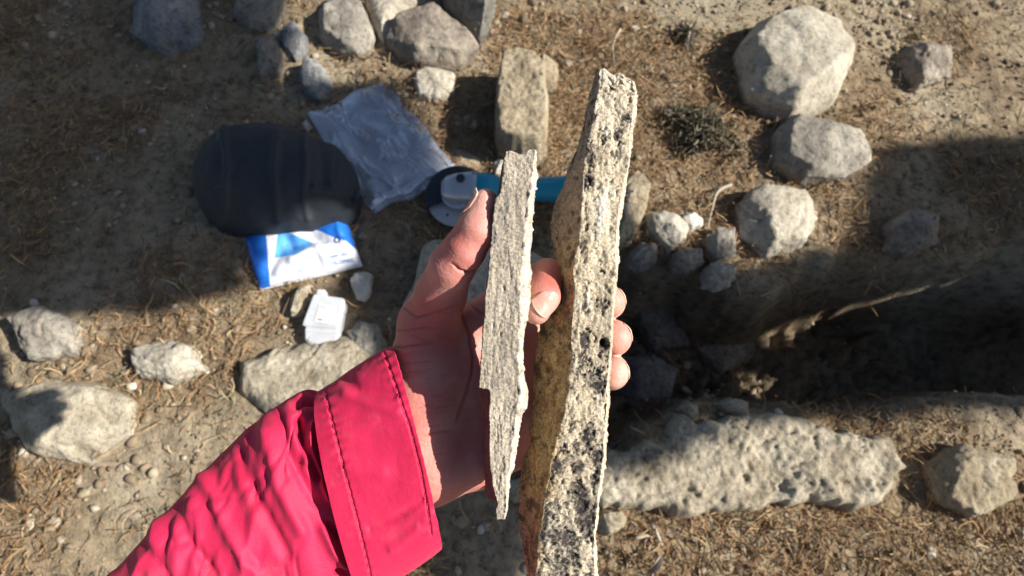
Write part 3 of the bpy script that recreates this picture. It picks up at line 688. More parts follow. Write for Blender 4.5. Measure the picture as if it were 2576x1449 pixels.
# ------------------------------------------------------------------ wet wipes pack
def text_mesh(body, size):
    cu = bpy.data.curves.new('lettering', 'FONT'); cu.body = body; cu.size = size; cu.align_x = 'LEFT'; cu.resolution_u = 2
    ob = bpy.data.objects.new('lettering', cu); COL.objects.link(ob)
    me = bpy.data.meshes.new_from_object(ob.evaluated_get(bpy.context.evaluated_depsgraph_get()))
    bpy.data.objects.remove(ob); bpy.data.curves.remove(cu)
    V = np.array([v.co[:] for v in me.vertices]); Fl = [tuple(p.vertices) for p in me.polygons]; bpy.data.meshes.remove(me)
    return V, Fl
def wipes():
    TL, TR, BR, BL = [at(x, y, .02) for x, y in ((610, 590), (868, 545), (907, 662), (645, 722))]
    root = empty('wipes_pack', tuple((TL + TR + BR + BL) / 4 * [1, 1, 0]))
    nu, nv = 150, 80
    def surf(u, v):
        """u left->right, v near->far, both 0..1"""
        u = np.asarray(u, float); v = np.asarray(v, float); a, b = u[:, None], v[:, None]
        P = (1 - a) * (1 - b) * BL + a * (1 - b) * BR + a * b * TR + (1 - a) * b * TL
        e = (1 - (2 * np.abs(u - 0.5)) ** 8) * (1 - (2 * np.abs(v - 0.5)) ** 5)
        Q = np.c_[u * 4, v * 1.8, 0 * u]
        z = 0.006 + 0.032 * np.clip(e, 0, 1) ** 0.6 * (0.8 + 0.3 * vnoise(Q * 0.8, 81))
        for (pl, w, am) in [([(0.42, 0.62), (0.63, 0.66), (0.84, 0.48)], 0.055, -0.013), ([(0.40, 0.30), (0.62, 0.42), (0.82, 0.46)], 0.05, 0.008),
                            ([(0.86, 0.42), (0.98, 0.28)], 0.04, 0.006), ([(0.66, 0.5), (0.7, 0.1)], 0.04, 0.004), ([(0.15, 0.2), (0.4, 0.75)], 0.06, -0.008), ([(0.9, 0.6), (0.94, 0.98)], 0.03, 0.003)]:
            z = z + am * np.exp(-(seg_dist(np.c_[u, v * 0.5], [(x, y * 0.5) for x, y in pl]) / w) ** 2)
        P[:, 2] = np.maximum(z + 0.003 * fbm(Q * 2, 3, 82), 0.004)
        return P
    u, v = np.meshgrid(np.linspace(0, 1, nu), np.linspace(0, 1, nv), indexing='ij'); u, v = u.ravel(), v.ravel()
    top = surf(u, v); low = top.copy(); low[:, 2] = 0.002
    Fq = grid_faces(nu, nv); cu_, cv_ = u[Fq].mean(1), v[Fq].mean(1)
    mi = np.zeros(len(Fq), int)
    pxf = proj(surf(cu_, cv_))
    mi[inside(pxf, [(740, 560), (868, 535), (880, 560), (912, 640), (897, 628), (870, 606), (846, 600), (800, 580)])] = 1
    mi[inside(pxf, [(800, 535), (872, 530), (880, 556), (800, 564)])] = 2
    mi[inside(pxf, [(700, 575), (744, 592), (792, 613), (744, 640), (690, 650)])] = 2
    mi[inside(pxf, [(600, 560), (668, 570), (680, 725), (630, 740)])] = 1
    n = len(top)
    o = mesh_np('wrapper', np.r_[top, low], np.r_[Fq, Fq[:, ::-1] + n], [M['pack_white'], M['pack_blue'], M['pack_light']], mi=np.r_[mi, mi * 0]); under(o, root)
    # round emblem
    t = np.linspace(0, 2 * math.pi, 40, endpoint=False)
    ring = []
    for r in (0.65, 1.0):
        ring.append(surf(0.865 + 0.030 * r * np.cos(t), 0.50 + 0.068 * r * np.sin(t)) + [0, 0, 0.0014])
    under(mesh_np('emblem', np.concatenate(ring), grid_faces(2, 40, True), M['navy']), root)
    # lettering, upside down to the camera as on the pack
    for body, x0, y0, sz, m_ in [('WET WIPES', 0.915, 0.235, 0.082, 'print_blue'), ('DISINFECTION', 0.945, 0.125, 0.082, 'print_blue'), ('WET WIPES', 0.50, 0.20, 0.05, 'pack_light'), ('DISINFECTION', 0.56, 0.10, 0.05, 'pack_light')]:
        Vt, Fl = text_mesh(body, 1.0)
        uu = x0 - Vt[:, 0] * sz * 0.42; vv = y0 - (Vt[:, 1] - 0.7) * sz * -0.0 - Vt[:, 1] * sz * 1.0
        under(mesh_np('lettering', surf(uu, vv) + [0, 0, 0.0016], Fl, M[m_], smooth=False), root)
    tag(root, 'crumpled white and blue wet wipes pack below the backpack', 'wipes pack')
wipes()

# ------------------------------------------------------------------ small plastic case with a label
def rounded_prism(name, poly, z0, z1, mat, bev=0.002, seg=2):
    bm_ = bmesh.new(); vs_ = [bm_.verts.new((x, y, z0)) for x, y in poly]; f = bm_.faces.new(vs_)
    if f.normal.z > 0: f.normal_flip()
    r = bmesh.ops.extrude_face_region(bm_, geom=[f]); nv_ = [g for g in r['geom'] if isinstance(g, bmesh.types.BMVert)]
    bmesh.ops.translate(bm_, verts=nv_, vec=(0, 0, z1 - z0)); bmesh.ops.recalc_face_normals(bm_, faces=bm_.faces)
    if bev:
        es = [e for e in bm_.edges if all(v.co.z > z1 - 1e-6 for v in e.verts)]
        bmesh.ops.bevel(bm_, geom=es, offset=bev, segments=seg, affect='EDGES')
    me = bpy.data.meshes.new(name); bm_.to_mesh(me); bm_.free(); me.materials.append(mat)
    o = bpy.data.objects.new(name, me); COL.objects.link(o); return o
def round_poly(P, r, n=5):
    P = [np.array(p[:2], float) for p in P]; out = []
    for i in range(len(P)):
        a, b, c = P[i - 1], P[i], P[(i + 1) % len(P)]
        p0 = b + (a - b) / np.linalg.norm(a - b) * r; p1 = b + (c - b) / np.linalg.norm(c - b) * r
        for t in np.linspace(0, 1, n): out.append((1 - t) ** 2 * p0 + 2 * t * (1 - t) * b + t * t * p1)
    return out
def case():
    z = 0.035
    g = lambda x, y, zz=z: at(x, y, zz)
    root = empty('plastic_case', tuple(g(812, 800) * [1, 1, 0]))
    body = round_poly([g(788, 739), g(868, 750), g(851, 824), g(758, 818)], 0.007)
    under(rounded_prism('lid', body, 0.0285, z + 0.001, M['case'], 0.003), root)
    low = round_poly([g(786, 742), g(864, 752), g(850, 826), g(843, 862), g(818, 868), g(780, 864), g(762, 852), g(762, 826)], 0.006)
    under(rounded_prism('tray', low, 0.002, 0.0280, M['case'], 0.003), root)
    under(rounded_prism('hinge', round_poly([g(766, 826), g(849, 832), g(848, 838), g(766, 832)], 0.001), 0.0282, 0.0315, M['case'], 0.001), root)
    under(rounded_prism('latch', round_poly([g(796, 726), g(816, 726), g(815, 742), g(793, 740)], 0.003), 0.012, 0.032, M['case'], 0.002), root)
    zt = z + 0.0014
    L = [g(x, y, zt) for x, y in ((805, 765), (845, 772), (838, 815), (792, 808))]
    lab = rounded_prism('paper_label', [p[:2] for p in L], zt, zt + 0.0008, M['paper'], 0); under(lab, root)
    L = np.array(L)
    def mark(u0, u1, v0, v1, m_):
        f = lambda u, v: (1 - u) * (1 - v) * L[0] + u * (1 - v) * L[1] + u * v * L[2] + (1 - u) * v * L[3]
        ob = rounded_prism('printed_line', [f(u0, v0)[:2], f(u1, v0)[:2], f(u1, v1)[:2], f(u0, v1)[:2]], zt + 0.0008, zt + 0.0011, M[m_], 0)
        ob.parent = lab
    mark(0.06, 0.42, 0.10, 0.19, 'print_pink'); mark(0.55, 0.75, 0.12, 0.17, 'print_grey'); mark(0.34, 0.70, 0.46, 0.51, 'print_grey')
    mark(0.12, 0.36, 0.82, 0.92, 'print_red'); mark(0.38, 0.88, 0.85, 0.91, 'print_pink')
    tag(root, 'small milky plastic case with a white paper label', 'case')
case()

# ------------------------------------------------------------------ angle grinder
def lathe(name, prof, mat, mtx, n=40, a0=0.0, a1=2 * math.pi, parent=None):
    full = abs(a1 - a0 - 2 * math.pi) < 1e-6
    th = np.linspace(a0, a1, n, endpoint=not full); P = np.array(prof, float)
    V = np.stack([P[:, None, 0] * np.cos(th), P[:, None, 0] * np.sin(th), P[:, None, 1] + 0 * th[None]], -1).reshape(-1, 3)
    V = (np.c_[V, np.ones(len(V))] @ np.array(mtx).T)[:, :3]
    o = mesh_np(name, V, grid_faces(len(P), n, full), mat)
    md = o.modifiers.new('split', 'EDGE_SPLIT'); md.split_angle = math.radians(35)
    if parent: under(o, parent)
    return o
def grinder():
    c = at(1152, 496, 0.025); root = empty('angle_grinder', (c[0], c[1], 0))
    base = Matrix.Translation((c[0], c[1], 0.022)) @ Matrix.Rotation(math.radians(8), 4, 'X')
    tilt = base
    d = lathe('cutting_disc', [(0.0, 0.0), (0.0685, 0.0), (0.069, 0.001), (0.0685, 0.0025), (0.054, 0.003), (0.03, 0.0032), (0.011, 0.003), (0.0, 0.003)], M['disc'], tilt, 64, parent=root)
    for k in range(8):
        a = k * math.pi / 4 + 0.3
        h = lathe('hole', [(0.0, 0.0035), (0.003, 0.0035), (0.0032, 0.003)], M['guard'], tilt @ Matrix.Translation((0.047 * math.cos(a), 0.047 * math.sin(a), 0)), 14)
        h.parent = d
    lathe('guard', [(0.030, 0.017), (0.065, 0.017), (0.0715, 0.014), (0.072, -0.006), (0.070, -0.006), (0.069, 0.012), (0.063, 0.015), (0.030, 0.015)], M['guard'], tilt, 48, math.radians(50), math.radians(205), parent=root)
    lathe('flange', [(0.0, 0.012), (0.020, 0.012), (0.022, 0.010), (0.022, 0.003)], M['steel'], tilt, 32, parent=root)
    lathe('guard_collar', [(0.022, 0.012), (0.033, 0.012), (0.034, 0.022), (0.028, 0.026), (0.0, 0.026)], M['cast'], tilt, 40, parent=root)
    # gear head: a rounded casting from the spindle towards the handle
    st = [(-0.030, 0.016, 0.030, 0.058), (-0.020, 0.026, 0.026, 0.066), (0.0, 0.031, 0.024, 0.072), (0.020, 0.033, 0.024, 0.074), (0.034, 0.034, 0.022, 0.076), (0.046, 0.036, 0.018, 0.078)]
    ang = np.linspace(0, 2 * math.pi, 40, endpoint=False); V = []
    for x, hw, zl, zh in st:
        cc, sn = np.cos(ang), np.sin(ang)
        yy = np.sign(cc) * np.abs(cc) ** 0.6 * hw; zz = (zl + zh) / 2 + np.sign(sn) * np.abs(sn) ** 0.6 * (zh - zl) / 2
        V.append(np.c_[np.full(40, x), yy, zz, np.ones(40)])
    V = (np.concatenate(V) @ np.array(tilt).T)[:, :3]
    Fl = [tuple(f) for f in grid_faces(len(st), 40, True)] + [tuple(range(40)), tuple(range(len(st) * 40 - 1, (len(st) - 1) * 40 - 1, -1))]
    under(mesh_np('gear_head', V, Fl, M['cast']), root)
    lathe('lock_button', [(0.0, 0.079), (0.008, 0.079), (0.0095, 0.077), (0.0095, 0.068)], M['guard'], tilt @ Matrix.Translation((0.012, 0.012, 0)), 24, parent=root)
    for dy in (-0.026, 0.026):
        lathe('screw', [(0.0, 0.080), (0.0035, 0.080), (0.004, 0.078), (0.004, 0.06)], M['steel'], tilt @ Matrix.Translation((0.039, dy, -0.004)), 12, parent=root)
    ax = tilt @ Matrix.Translation((0.046, 0, 0.047)) @ Matrix.Rotation(math.pi / 2, 4, 'Y')
    lathe('motor_housing', [(0.0, 0.0), (0.034, 0.0), (0.0355, 0.003), (0.0355, 0.022), (0.033, 0.030), (0.027, 0.044), (0.0255, 0.060), (0.0255, 0.13), (0.027, 0.17), (0.030, 0.20), (0.029, 0.212), (0.0, 0.213)], M['teal'], ax, 48, parent=root)
    lathe('seam_line', [(0.0, 0.0), (0.0012, 0.0), (0.0012, 0.15), (0.0, 0.15)], M['teal_line'], tilt @ Matrix.Translation((0.07, 0.004, 0.0725)) @ Matrix.Rotation(math.pi / 2, 4, 'Y'), 8, parent=root)
    lathe('end_cap', [(0.031, 0.0), (0.032, 0.004), (0.030, 0.03), (0.02, 0.036), (0.0, 0.037)], M['black_plastic'], tilt @ Matrix.Translation((0.255, 0, 0.047)) @ Matrix.Rotation(math.pi / 2, 4, 'Y'), 36, parent=root)
    lathe('power_cord', [(0.0045, 0.0), (0.0045, 0.10), (0.0, 0.101)], M['black_plastic'], tilt @ Matrix.Translation((0.285, 0, 0.047)) @ Matrix.Rotation(math.radians(100), 4, 'Y'), 12, parent=root)
    tag(root, 'teal angle grinder with grey metal head, partly hidden by the thumb', 'angle grinder')
grinder()

# ------------------------------------------------------------------ the two stone slabs held in the hand
def bar(name, rows, keys, step, disp, mat, attr_fn):
    """rows: list of (y, [(x, d) ... around the section]); dense lofted bar, displaced along its normals"""
    ys = np.array([r[0] for r in rows], float); K = len(rows[0][1])
    S = np.array([r[1] for r in rows], float)                      # rows x K x 2
    dm = S[:, :, 1].mean(); ppm = F / dm
    nrow = int((ys[-1] - ys[0]) / ppm / step)
    yy = np.linspace(ys[0], ys[-1], nrow)
    C = np.stack([[np.interp(yy, ys, S[:, k, j]) for j in (0, 1)] for k in range(K)])     # K x 2 x nrow
    ring = []; side = []
    for k in range(K):
        a, b = C[k], C[(k + 1) % K]
        pa = np.stack([(a[0] - CXP) / F * a[1], a[1]]); pb = np.stack([(b[0] - CXP) / F * b[1], b[1]])
        m = max(3, int(np.median(np.linalg.norm(pb - pa, axis=0)) / step))
        for t in np.arange(m) / m:
            ring.append(a * (1 - t) + b * t); side.append(k + t)
    ring = np.array(ring)                                           # n x 2 x nrow
    n = len(ring); X, D = ring[:, 0].T, ring[:, 1].T
    Y = np.repeat(yy[:, None], n, 1)
    Pc = np.stack([(X - CXP) / F * D, -(Y - CYP) / F * D, D], -1).reshape(-1, 3)
    sd = np.tile(np.array(side), nrow); px = np.stack([X, Y], -1).reshape(-1, 2)
    V = c2w(Pc); Fq = grid_faces(nrow, n, True)
    c0 = len(V); V = np.r_[V, [V[:n].mean(0)], [V[(nrow - 1) * n:c0].mean(0)]]
    px = np.r_[px, [px[:n].mean(0)], [px[(nrow - 1) * n:c0].mean(0)]]; sd = np.r_[sd, [0], [0]]; Pc = np.r_[Pc, [Pc[:n].mean(0)], [Pc[(nrow - 1) * n:c0].mean(0)]]
    N = normals_of(V, Fq)
    cen = V.mean(0)
    d, at_ = disp(Pc, px, sd)
    # make sure that the normals point outwards
    rowc = V[:c0].reshape(nrow, n, 3).mean(1); out = ((V[:c0].reshape(nrow, n, 3) - rowc[:, None]) * N[:c0].reshape(nrow, n, 3)).sum(-1).mean()
    if out < 0: N = -N; Fq = Fq[:, ::-1]
    V = V + N * d[:, None]
    Fl = [tuple(f) for f in Fq.tolist()]
    for i in range(n):
        j = (i + 1) % n
        a = (c0, i, j); b = (c0 + 1, (nrow - 1) * n + j, (nrow - 1) * n + i)
        if out < 0: Fl += [a, b]
        else: Fl += [a[::-1], b[::-1]]
    return mesh_np(name, V, Fl, mat, attrs=at_)
def prof(tab): 
    a = np.array(tab, float); return lambda y: np.interp(y, a[:, 0], a[:, 1])

def small_slab():
    left = prof([(377,1273),(427,1266),(488,1259),(496,1252),(502,1246),(560,1239),(630,1232.5),(694,1227.5),(747,1222.5),(827,1214.5),(886,1210.5),(957,1206),(977,1205),(980,1233),(1041,1231),(1134,1232),(1190,1236),(1226,1241),(1268,1253),(1285,1247),(1307,1250)])
    right = prof([(377,1346),(427,1341),(487,1332.5),(534,1327.5),(587,1321),(660,1314),(730,1309),(827,1307),(886,1304),(950,1304),(985,1308),(1041,1298),(1134,1288),(1180,1284),(1201,1276),(1282,1272),(1307,1266)])
    outer = prof([(377,1347),(420,1347.5),(444,1353),(460,1348),(487,1345),(527,1342),(560,1337),(594,1336),(630,1333.5),(667,1332.5),(687,1337),(714,1331),(760,1333),(794,1327),(830,1320),(868,1314),(893,1317),(904,1314),(949,1319),(985,1328),(1024,1326),(1041,1314),(1080,1306),(1134,1299),(1180,1292),(1201,1283),(1282,1278),(1307,1272)])
    back = prof([(377,1275),(500,1249),(560,1242),(827,1219),(977,1209),(981,1207),(1041,1214),(1169,1220),(1233,1220),(1254,1228),(1262,1250),(1307,1254)])
    d0 = 0.285
    rows = []
    for y in sorted(set(list(np.arange(377, 1307, 6.0)) + [976.5, 979.5, 495, 498, 501, 1306])):
        l, r, o_, b = left(y), right(y), outer(y), back(y)
        dd = d0 + 0.006 * (y - 377) / 930 - 0.003
        e = 1 - 0.55 * sstep(1150, 1306, y)
        rows.append((y, [(l, dd), (r, dd), (o_, dd + 0.006 * e), (o_ - 6, dd + 0.029 * e), (b + 2, dd + 0.030 * e), (b, dd + 0.019 * e)]))
    def disp(P, px, sd):
        front = ((sd >= 0) & (sd < 1)).astype(float); strip = ((sd >= 1) & (sd < 2)).astype(float)
        L = P * np.array([1, 0.28, 1])
        gr = fbm(P * 800, 2, 1)
        g = 0.00055 * gr + 0.0007 * fbm(L * 380, 3, 2) + 0.0005 * fbm(L * 130, 3, 3) + 0.00028 * fbm(P * np.array([520, 22, 520]), 2, 4)
        fis = np.zeros(len(P))
        rg = np.random.default_rng(5)
        for _ in range(22):
            y0 = rg.uniform(520, 1180); x0 = left(y0) + rg.uniform(0.1, 0.95) * (right(y0) - left(y0)); ln = rg.uniform(15, 80)
            pl = [(x0 - (t - .5) * ln * -0.07 + rg.normal(0, 1.8), y0 + (t - .5) * ln) for t in np.linspace(0, 1, 5)]
            fis += rg.uniform(0.25, 0.9) * np.exp(-((seg_dist(px, pl) + 1.2 * fbm(P * 400, 2, 14)) / 1.5) ** 2)
        fis += 0.9 * np.exp(-(seg_dist(px, [(1250, 700), (1242, 800), (1240, 900), (1234, 975)]) / 1.3) ** 2)
        g = g - 0.0006 * np.clip(fis, 0, 1.2) * front
        g = g + strip * (0.0024 * fbm(P * 300, 3, 6) + 0.0006 * fbm(P * 900, 2, 7))
        stain = np.clip(0.55 * sstep(0.18, 0.5, fbm(L * 85 + 3, 4, 9)) * front, 0, 1)
        for cx, cy, rx, ry, am in [(1292,1035,9,13,.9),(1286,1090,12,22,.7),(1265,1170,9,22,.7),(1300,990,12,10,.7),(1308,1045,9,16,.8),(1300,730,10,25,.45),(1290,560,24,12,.4),(1262,530,14,10,.3),(1300,410,14,16,.3),(1312,470,10,18,.4),(1225,770,4,22,.5)]:
            q = ((px[:, 0] - cx) / rx) ** 2 + ((px[:, 1] - cy) / ry) ** 2 + 1.8 * fbm(P * 300, 4, 12)
            stain = np.maximum(stain, am * 0.8 * sstep(1.2, 0.2, q) * np.maximum(front, strip) * sstep(0.5, -0.2, gr))
        stain = np.maximum(stain, 0.45 * np.clip(fis, 0, 1) * front)
        g = g - 0.0006 * stain
        # the chipped upper end
        top = sstep(380, 376, px[:, 1]) * 0
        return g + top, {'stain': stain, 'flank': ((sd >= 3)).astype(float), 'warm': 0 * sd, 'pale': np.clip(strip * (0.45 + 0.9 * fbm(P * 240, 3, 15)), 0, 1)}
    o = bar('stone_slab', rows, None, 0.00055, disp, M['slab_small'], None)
    # notch in the upper end
    V = np.array([v.co[:] for v in o.data.vertices]); px = proj(V)
    t = sstep(440, 377, px[:, 1]); bx = np.interp(px[:, 0], [1272, 1284, 1292, 1301, 1314, 1324, 1332, 1347], [3, 2, 8, 12, 12, 8, 0, 0]) + 1.5 * vnoise(V * 900, 3)
    V = V - UP[None] * (t ** 2 * bx * 0.285 / F)[:, None]
    o.data.vertices.foreach_set('co', V.astype(np.float32).ravel()); o.data.update()
    tag(o, 'short narrow grey-beige stone slab pinched between thumb and index finger', 'stone slab', 'sawn stone slabs held in the hand')
small_slab()

def big_slab():
    flank = prof([(172,1500),(215,1490),(260,1478),(330,1462),(380,1448),(410,1437),(430,1425),(470,1415),(500,1400),(530,1392),(560,1385),(600,1383),(640,1390),(680,1392),(720,1385),(780,1368),(850,1352),(900,1347),(1000,1340),(1080,1328),(1150,1317),(1230,1309),(1300,1306),(1380,1312),(1449,1325),(1560,1335)])
    ridge = prof([(172,1508),(240,1500),(290,1490),(330,1485),(400,1472),(440,1468),(500,1465),(560,1462),(610,1455),(650,1444),(690,1440),(730,1447),(790,1440),(850,1435),(900,1438),(980,1430),(1020,1424),(1060,1414),(1110,1400),(1140,1392),(1200,1380),(1300,1366),(1360,1357),(1449,1350),(1560,1352)])
    edge = prof([(172,1600),(212,1603),(290,1600),(350,1592),(400,1588),(470,1575),(520,1566),(560,1560),(600,1558),(680,1555),(730,1550),(800,1548),(850,1545),(900,1540),(980,1534),(1000,1538),(1080,1530),(1150,1525),(1200,1518),(1290,1505),(1350,1502),(1449,1505),(1560,1508)])
    d1 = 0.299
    rows = []
    for y in np.arange(172, 1561, 7.0):
        f_, r, e = flank(y), ridge(y), edge(y)
        dd = d1 + 0.004 * math.sin(y / 300) * 0.3
        tk = 0.45 + 0.55 * sstep(150, 420, y)
        rows.append((y, [(r, dd), (e - 7, dd), (e, dd + 0.003), (e - 40, dd + 0.028 * tk), (f_ + 26, dd + 0.036 * tk), (f_, dd + 0.030 * tk)]))
    def disp(P, px, sd):
        front = ((sd >= 0) & (sd < 1)).astype(float); fl = (sd >= 5).astype(float)
        L = P * np.array([1, 0.45, 1])
        n1 = fbm(P * 620, 3, 21); n2 = fbm(L * 260, 3, 22); n3 = fbm(L * 90, 3, 23)
        n0 = fbm(P * 850, 2, 20)
        g = 0.0005 * n0 + 0.0008 * n1 + 0.0012 * n2 + 0.0013 * n3
        wp = 0.8 * np.stack([fbm(P * 150, 3, 34), fbm(P * 150, 3, 35), fbm(P * 150, 3, 36)], 1)
        pit = sstep(0.10, 0.5, fbm(L * 170 + wp, 5, 24, 0.7)) * (0.15 + 0.7 * sstep(650, 1000, px[:, 1]))
        stain = 0.85 * sstep(0.10, 0.34, 1.25 * fbm(P * np.array([110, 42, 110]) + 11 + wp, 6, 25, 0.78) - 0.20 + 0.36 * sstep(800, 1200, px[:, 1]))
        pot = np.zeros(len(P))
        for cx, cy, rx, ry, am in [(1483,375,14,32,1),(1478,455,13,22,1),(1560,345,13,28,1),(1575,300,11,30,1),(1548,390,12,16,.9),(1572,425,12,14,.9),(1578,245,9,26,.8),(1520,350,9,22,.7),(1518,300,7,12,.5),(1540,205,10,14,.7),(1520,1000-130,13,13,1),(1520,965,20,14,1),(1472,855,10,20,.9),(1462,905,12,18,.9),(1470,760,10,16,.8),(1515,770,14,18,.8),(1520,690,8,22,.8),(1475,690,9,16,.6),(1525,1040,12,22,.9),(1535,1010,9,12,.8),(1440,1125,22,18,.9),(1400,1190,22,30,.85),(1450,1170,18,16,.7),(1480,1095,22,20,.9),(1500,1140,16,30,1),(1470,1260,18,40,.9),(1415,1290,13,45,1),(1500,1200,12,22,.7),(1380,1330,15,50,.8),(1480,1330,10,45,.95),(1440,1400,14,30,.9),(1400,1420,16,30,.8),(1490,1420,10,26,.8),(1455,540,8,40,.5),(1478,560,8,26,.8),(1488,620,10,20,.6)]:
            pot = np.maximum(pot, am * np.exp(-0.55 * (((px[:, 0] - cx) / (rx * 1.15)) ** 2 + ((px[:, 1] - cy) / (ry * 1.3)) ** 2)))
        nz = fbm(P * np.array([210, 85, 210]) + wp, 6, 26, 0.8); nz = nz / nz.std()
        stain = np.maximum(stain, sstep(0.0, 0.5, 1.25 * pot + 0.34 * nz - 0.64))
        hole = np.exp(-(((px[:, 0] - 1519) / 9) ** 2 + ((px[:, 1] - 862) / 10) ** 2) ** 2)
        stain = np.clip(stain * 1.25, 0, 1) * (0.5 + 0.5 * sstep(0.38, -0.05, n1)); stain = np.maximum(stain, hole)
        brd = 0.0018 * fbm(P * 160, 3, 28)
        g = g + brd * ((sd < 0.12) | (sd > 5.85)) - 0.0010 * pit * front - 0.0011 * stain * front - 0.006 * hole * front
        stain = stain * (1 - fl * 0.85) * (sd < 1.05) + fl * 0.75 * sstep(0.0, 0.42, fbm(P * 210, 4, 29)) 
        # brown crust of the flank also laps over the lower left of the front
        lap = sstep(26, 0, px[:, 0] - ridge(px[:, 1]) + 22 * fbm(P * 150, 3, 30)) * sstep(1000, 1150, px[:, 1]) * front
        pale = sstep(0.12, 0.5, fbm(P * np.array([210, 26, 210]) + 5, 3, 33)) * front * (0.9 - 0.6 * sstep(600, 1000, px[:, 1])) + ((sd >= 1) & (sd < 2)) * 0.3
        return g, {'warm': sstep(430, 800, px[:, 1]), 'pale': np.clip(pale, 0, 1), 'stain': np.clip(stain, 0, 1), 'flank': np.clip(fl + lap * 0.9 + ((sd >= 2) & (sd < 5)) * 0.6, 0, 1)}
    o = bar('stone_slab', rows, None, 0.00062, disp, M['slab_big'], None)
    V = np.array([v.co[:] for v in o.data.vertices]); px = proj(V)
    t = sstep(260, 172, px[:, 1]); bx = np.interp(px[:, 0], [1495, 1505, 1520, 1535, 1548, 1558, 1575, 1590, 1603], [8, 2, -2, 14, 22, 10, 24, 30, 42]) + 5 * vnoise(V * 500, 3) + 3 * vnoise(V * 1100, 4)
    V = V - UP[None] * (t ** 1.5 * bx * 0.299 / F)[:, None]
    o.data.vertices.foreach_set('co', V.astype(np.float32).ravel()); o.data.update()
    tag(o, 'long thick cream stone slab with dark pitted stains, running off the bottom', 'stone slab', 'sawn stone slabs held in the hand')
big_slab()

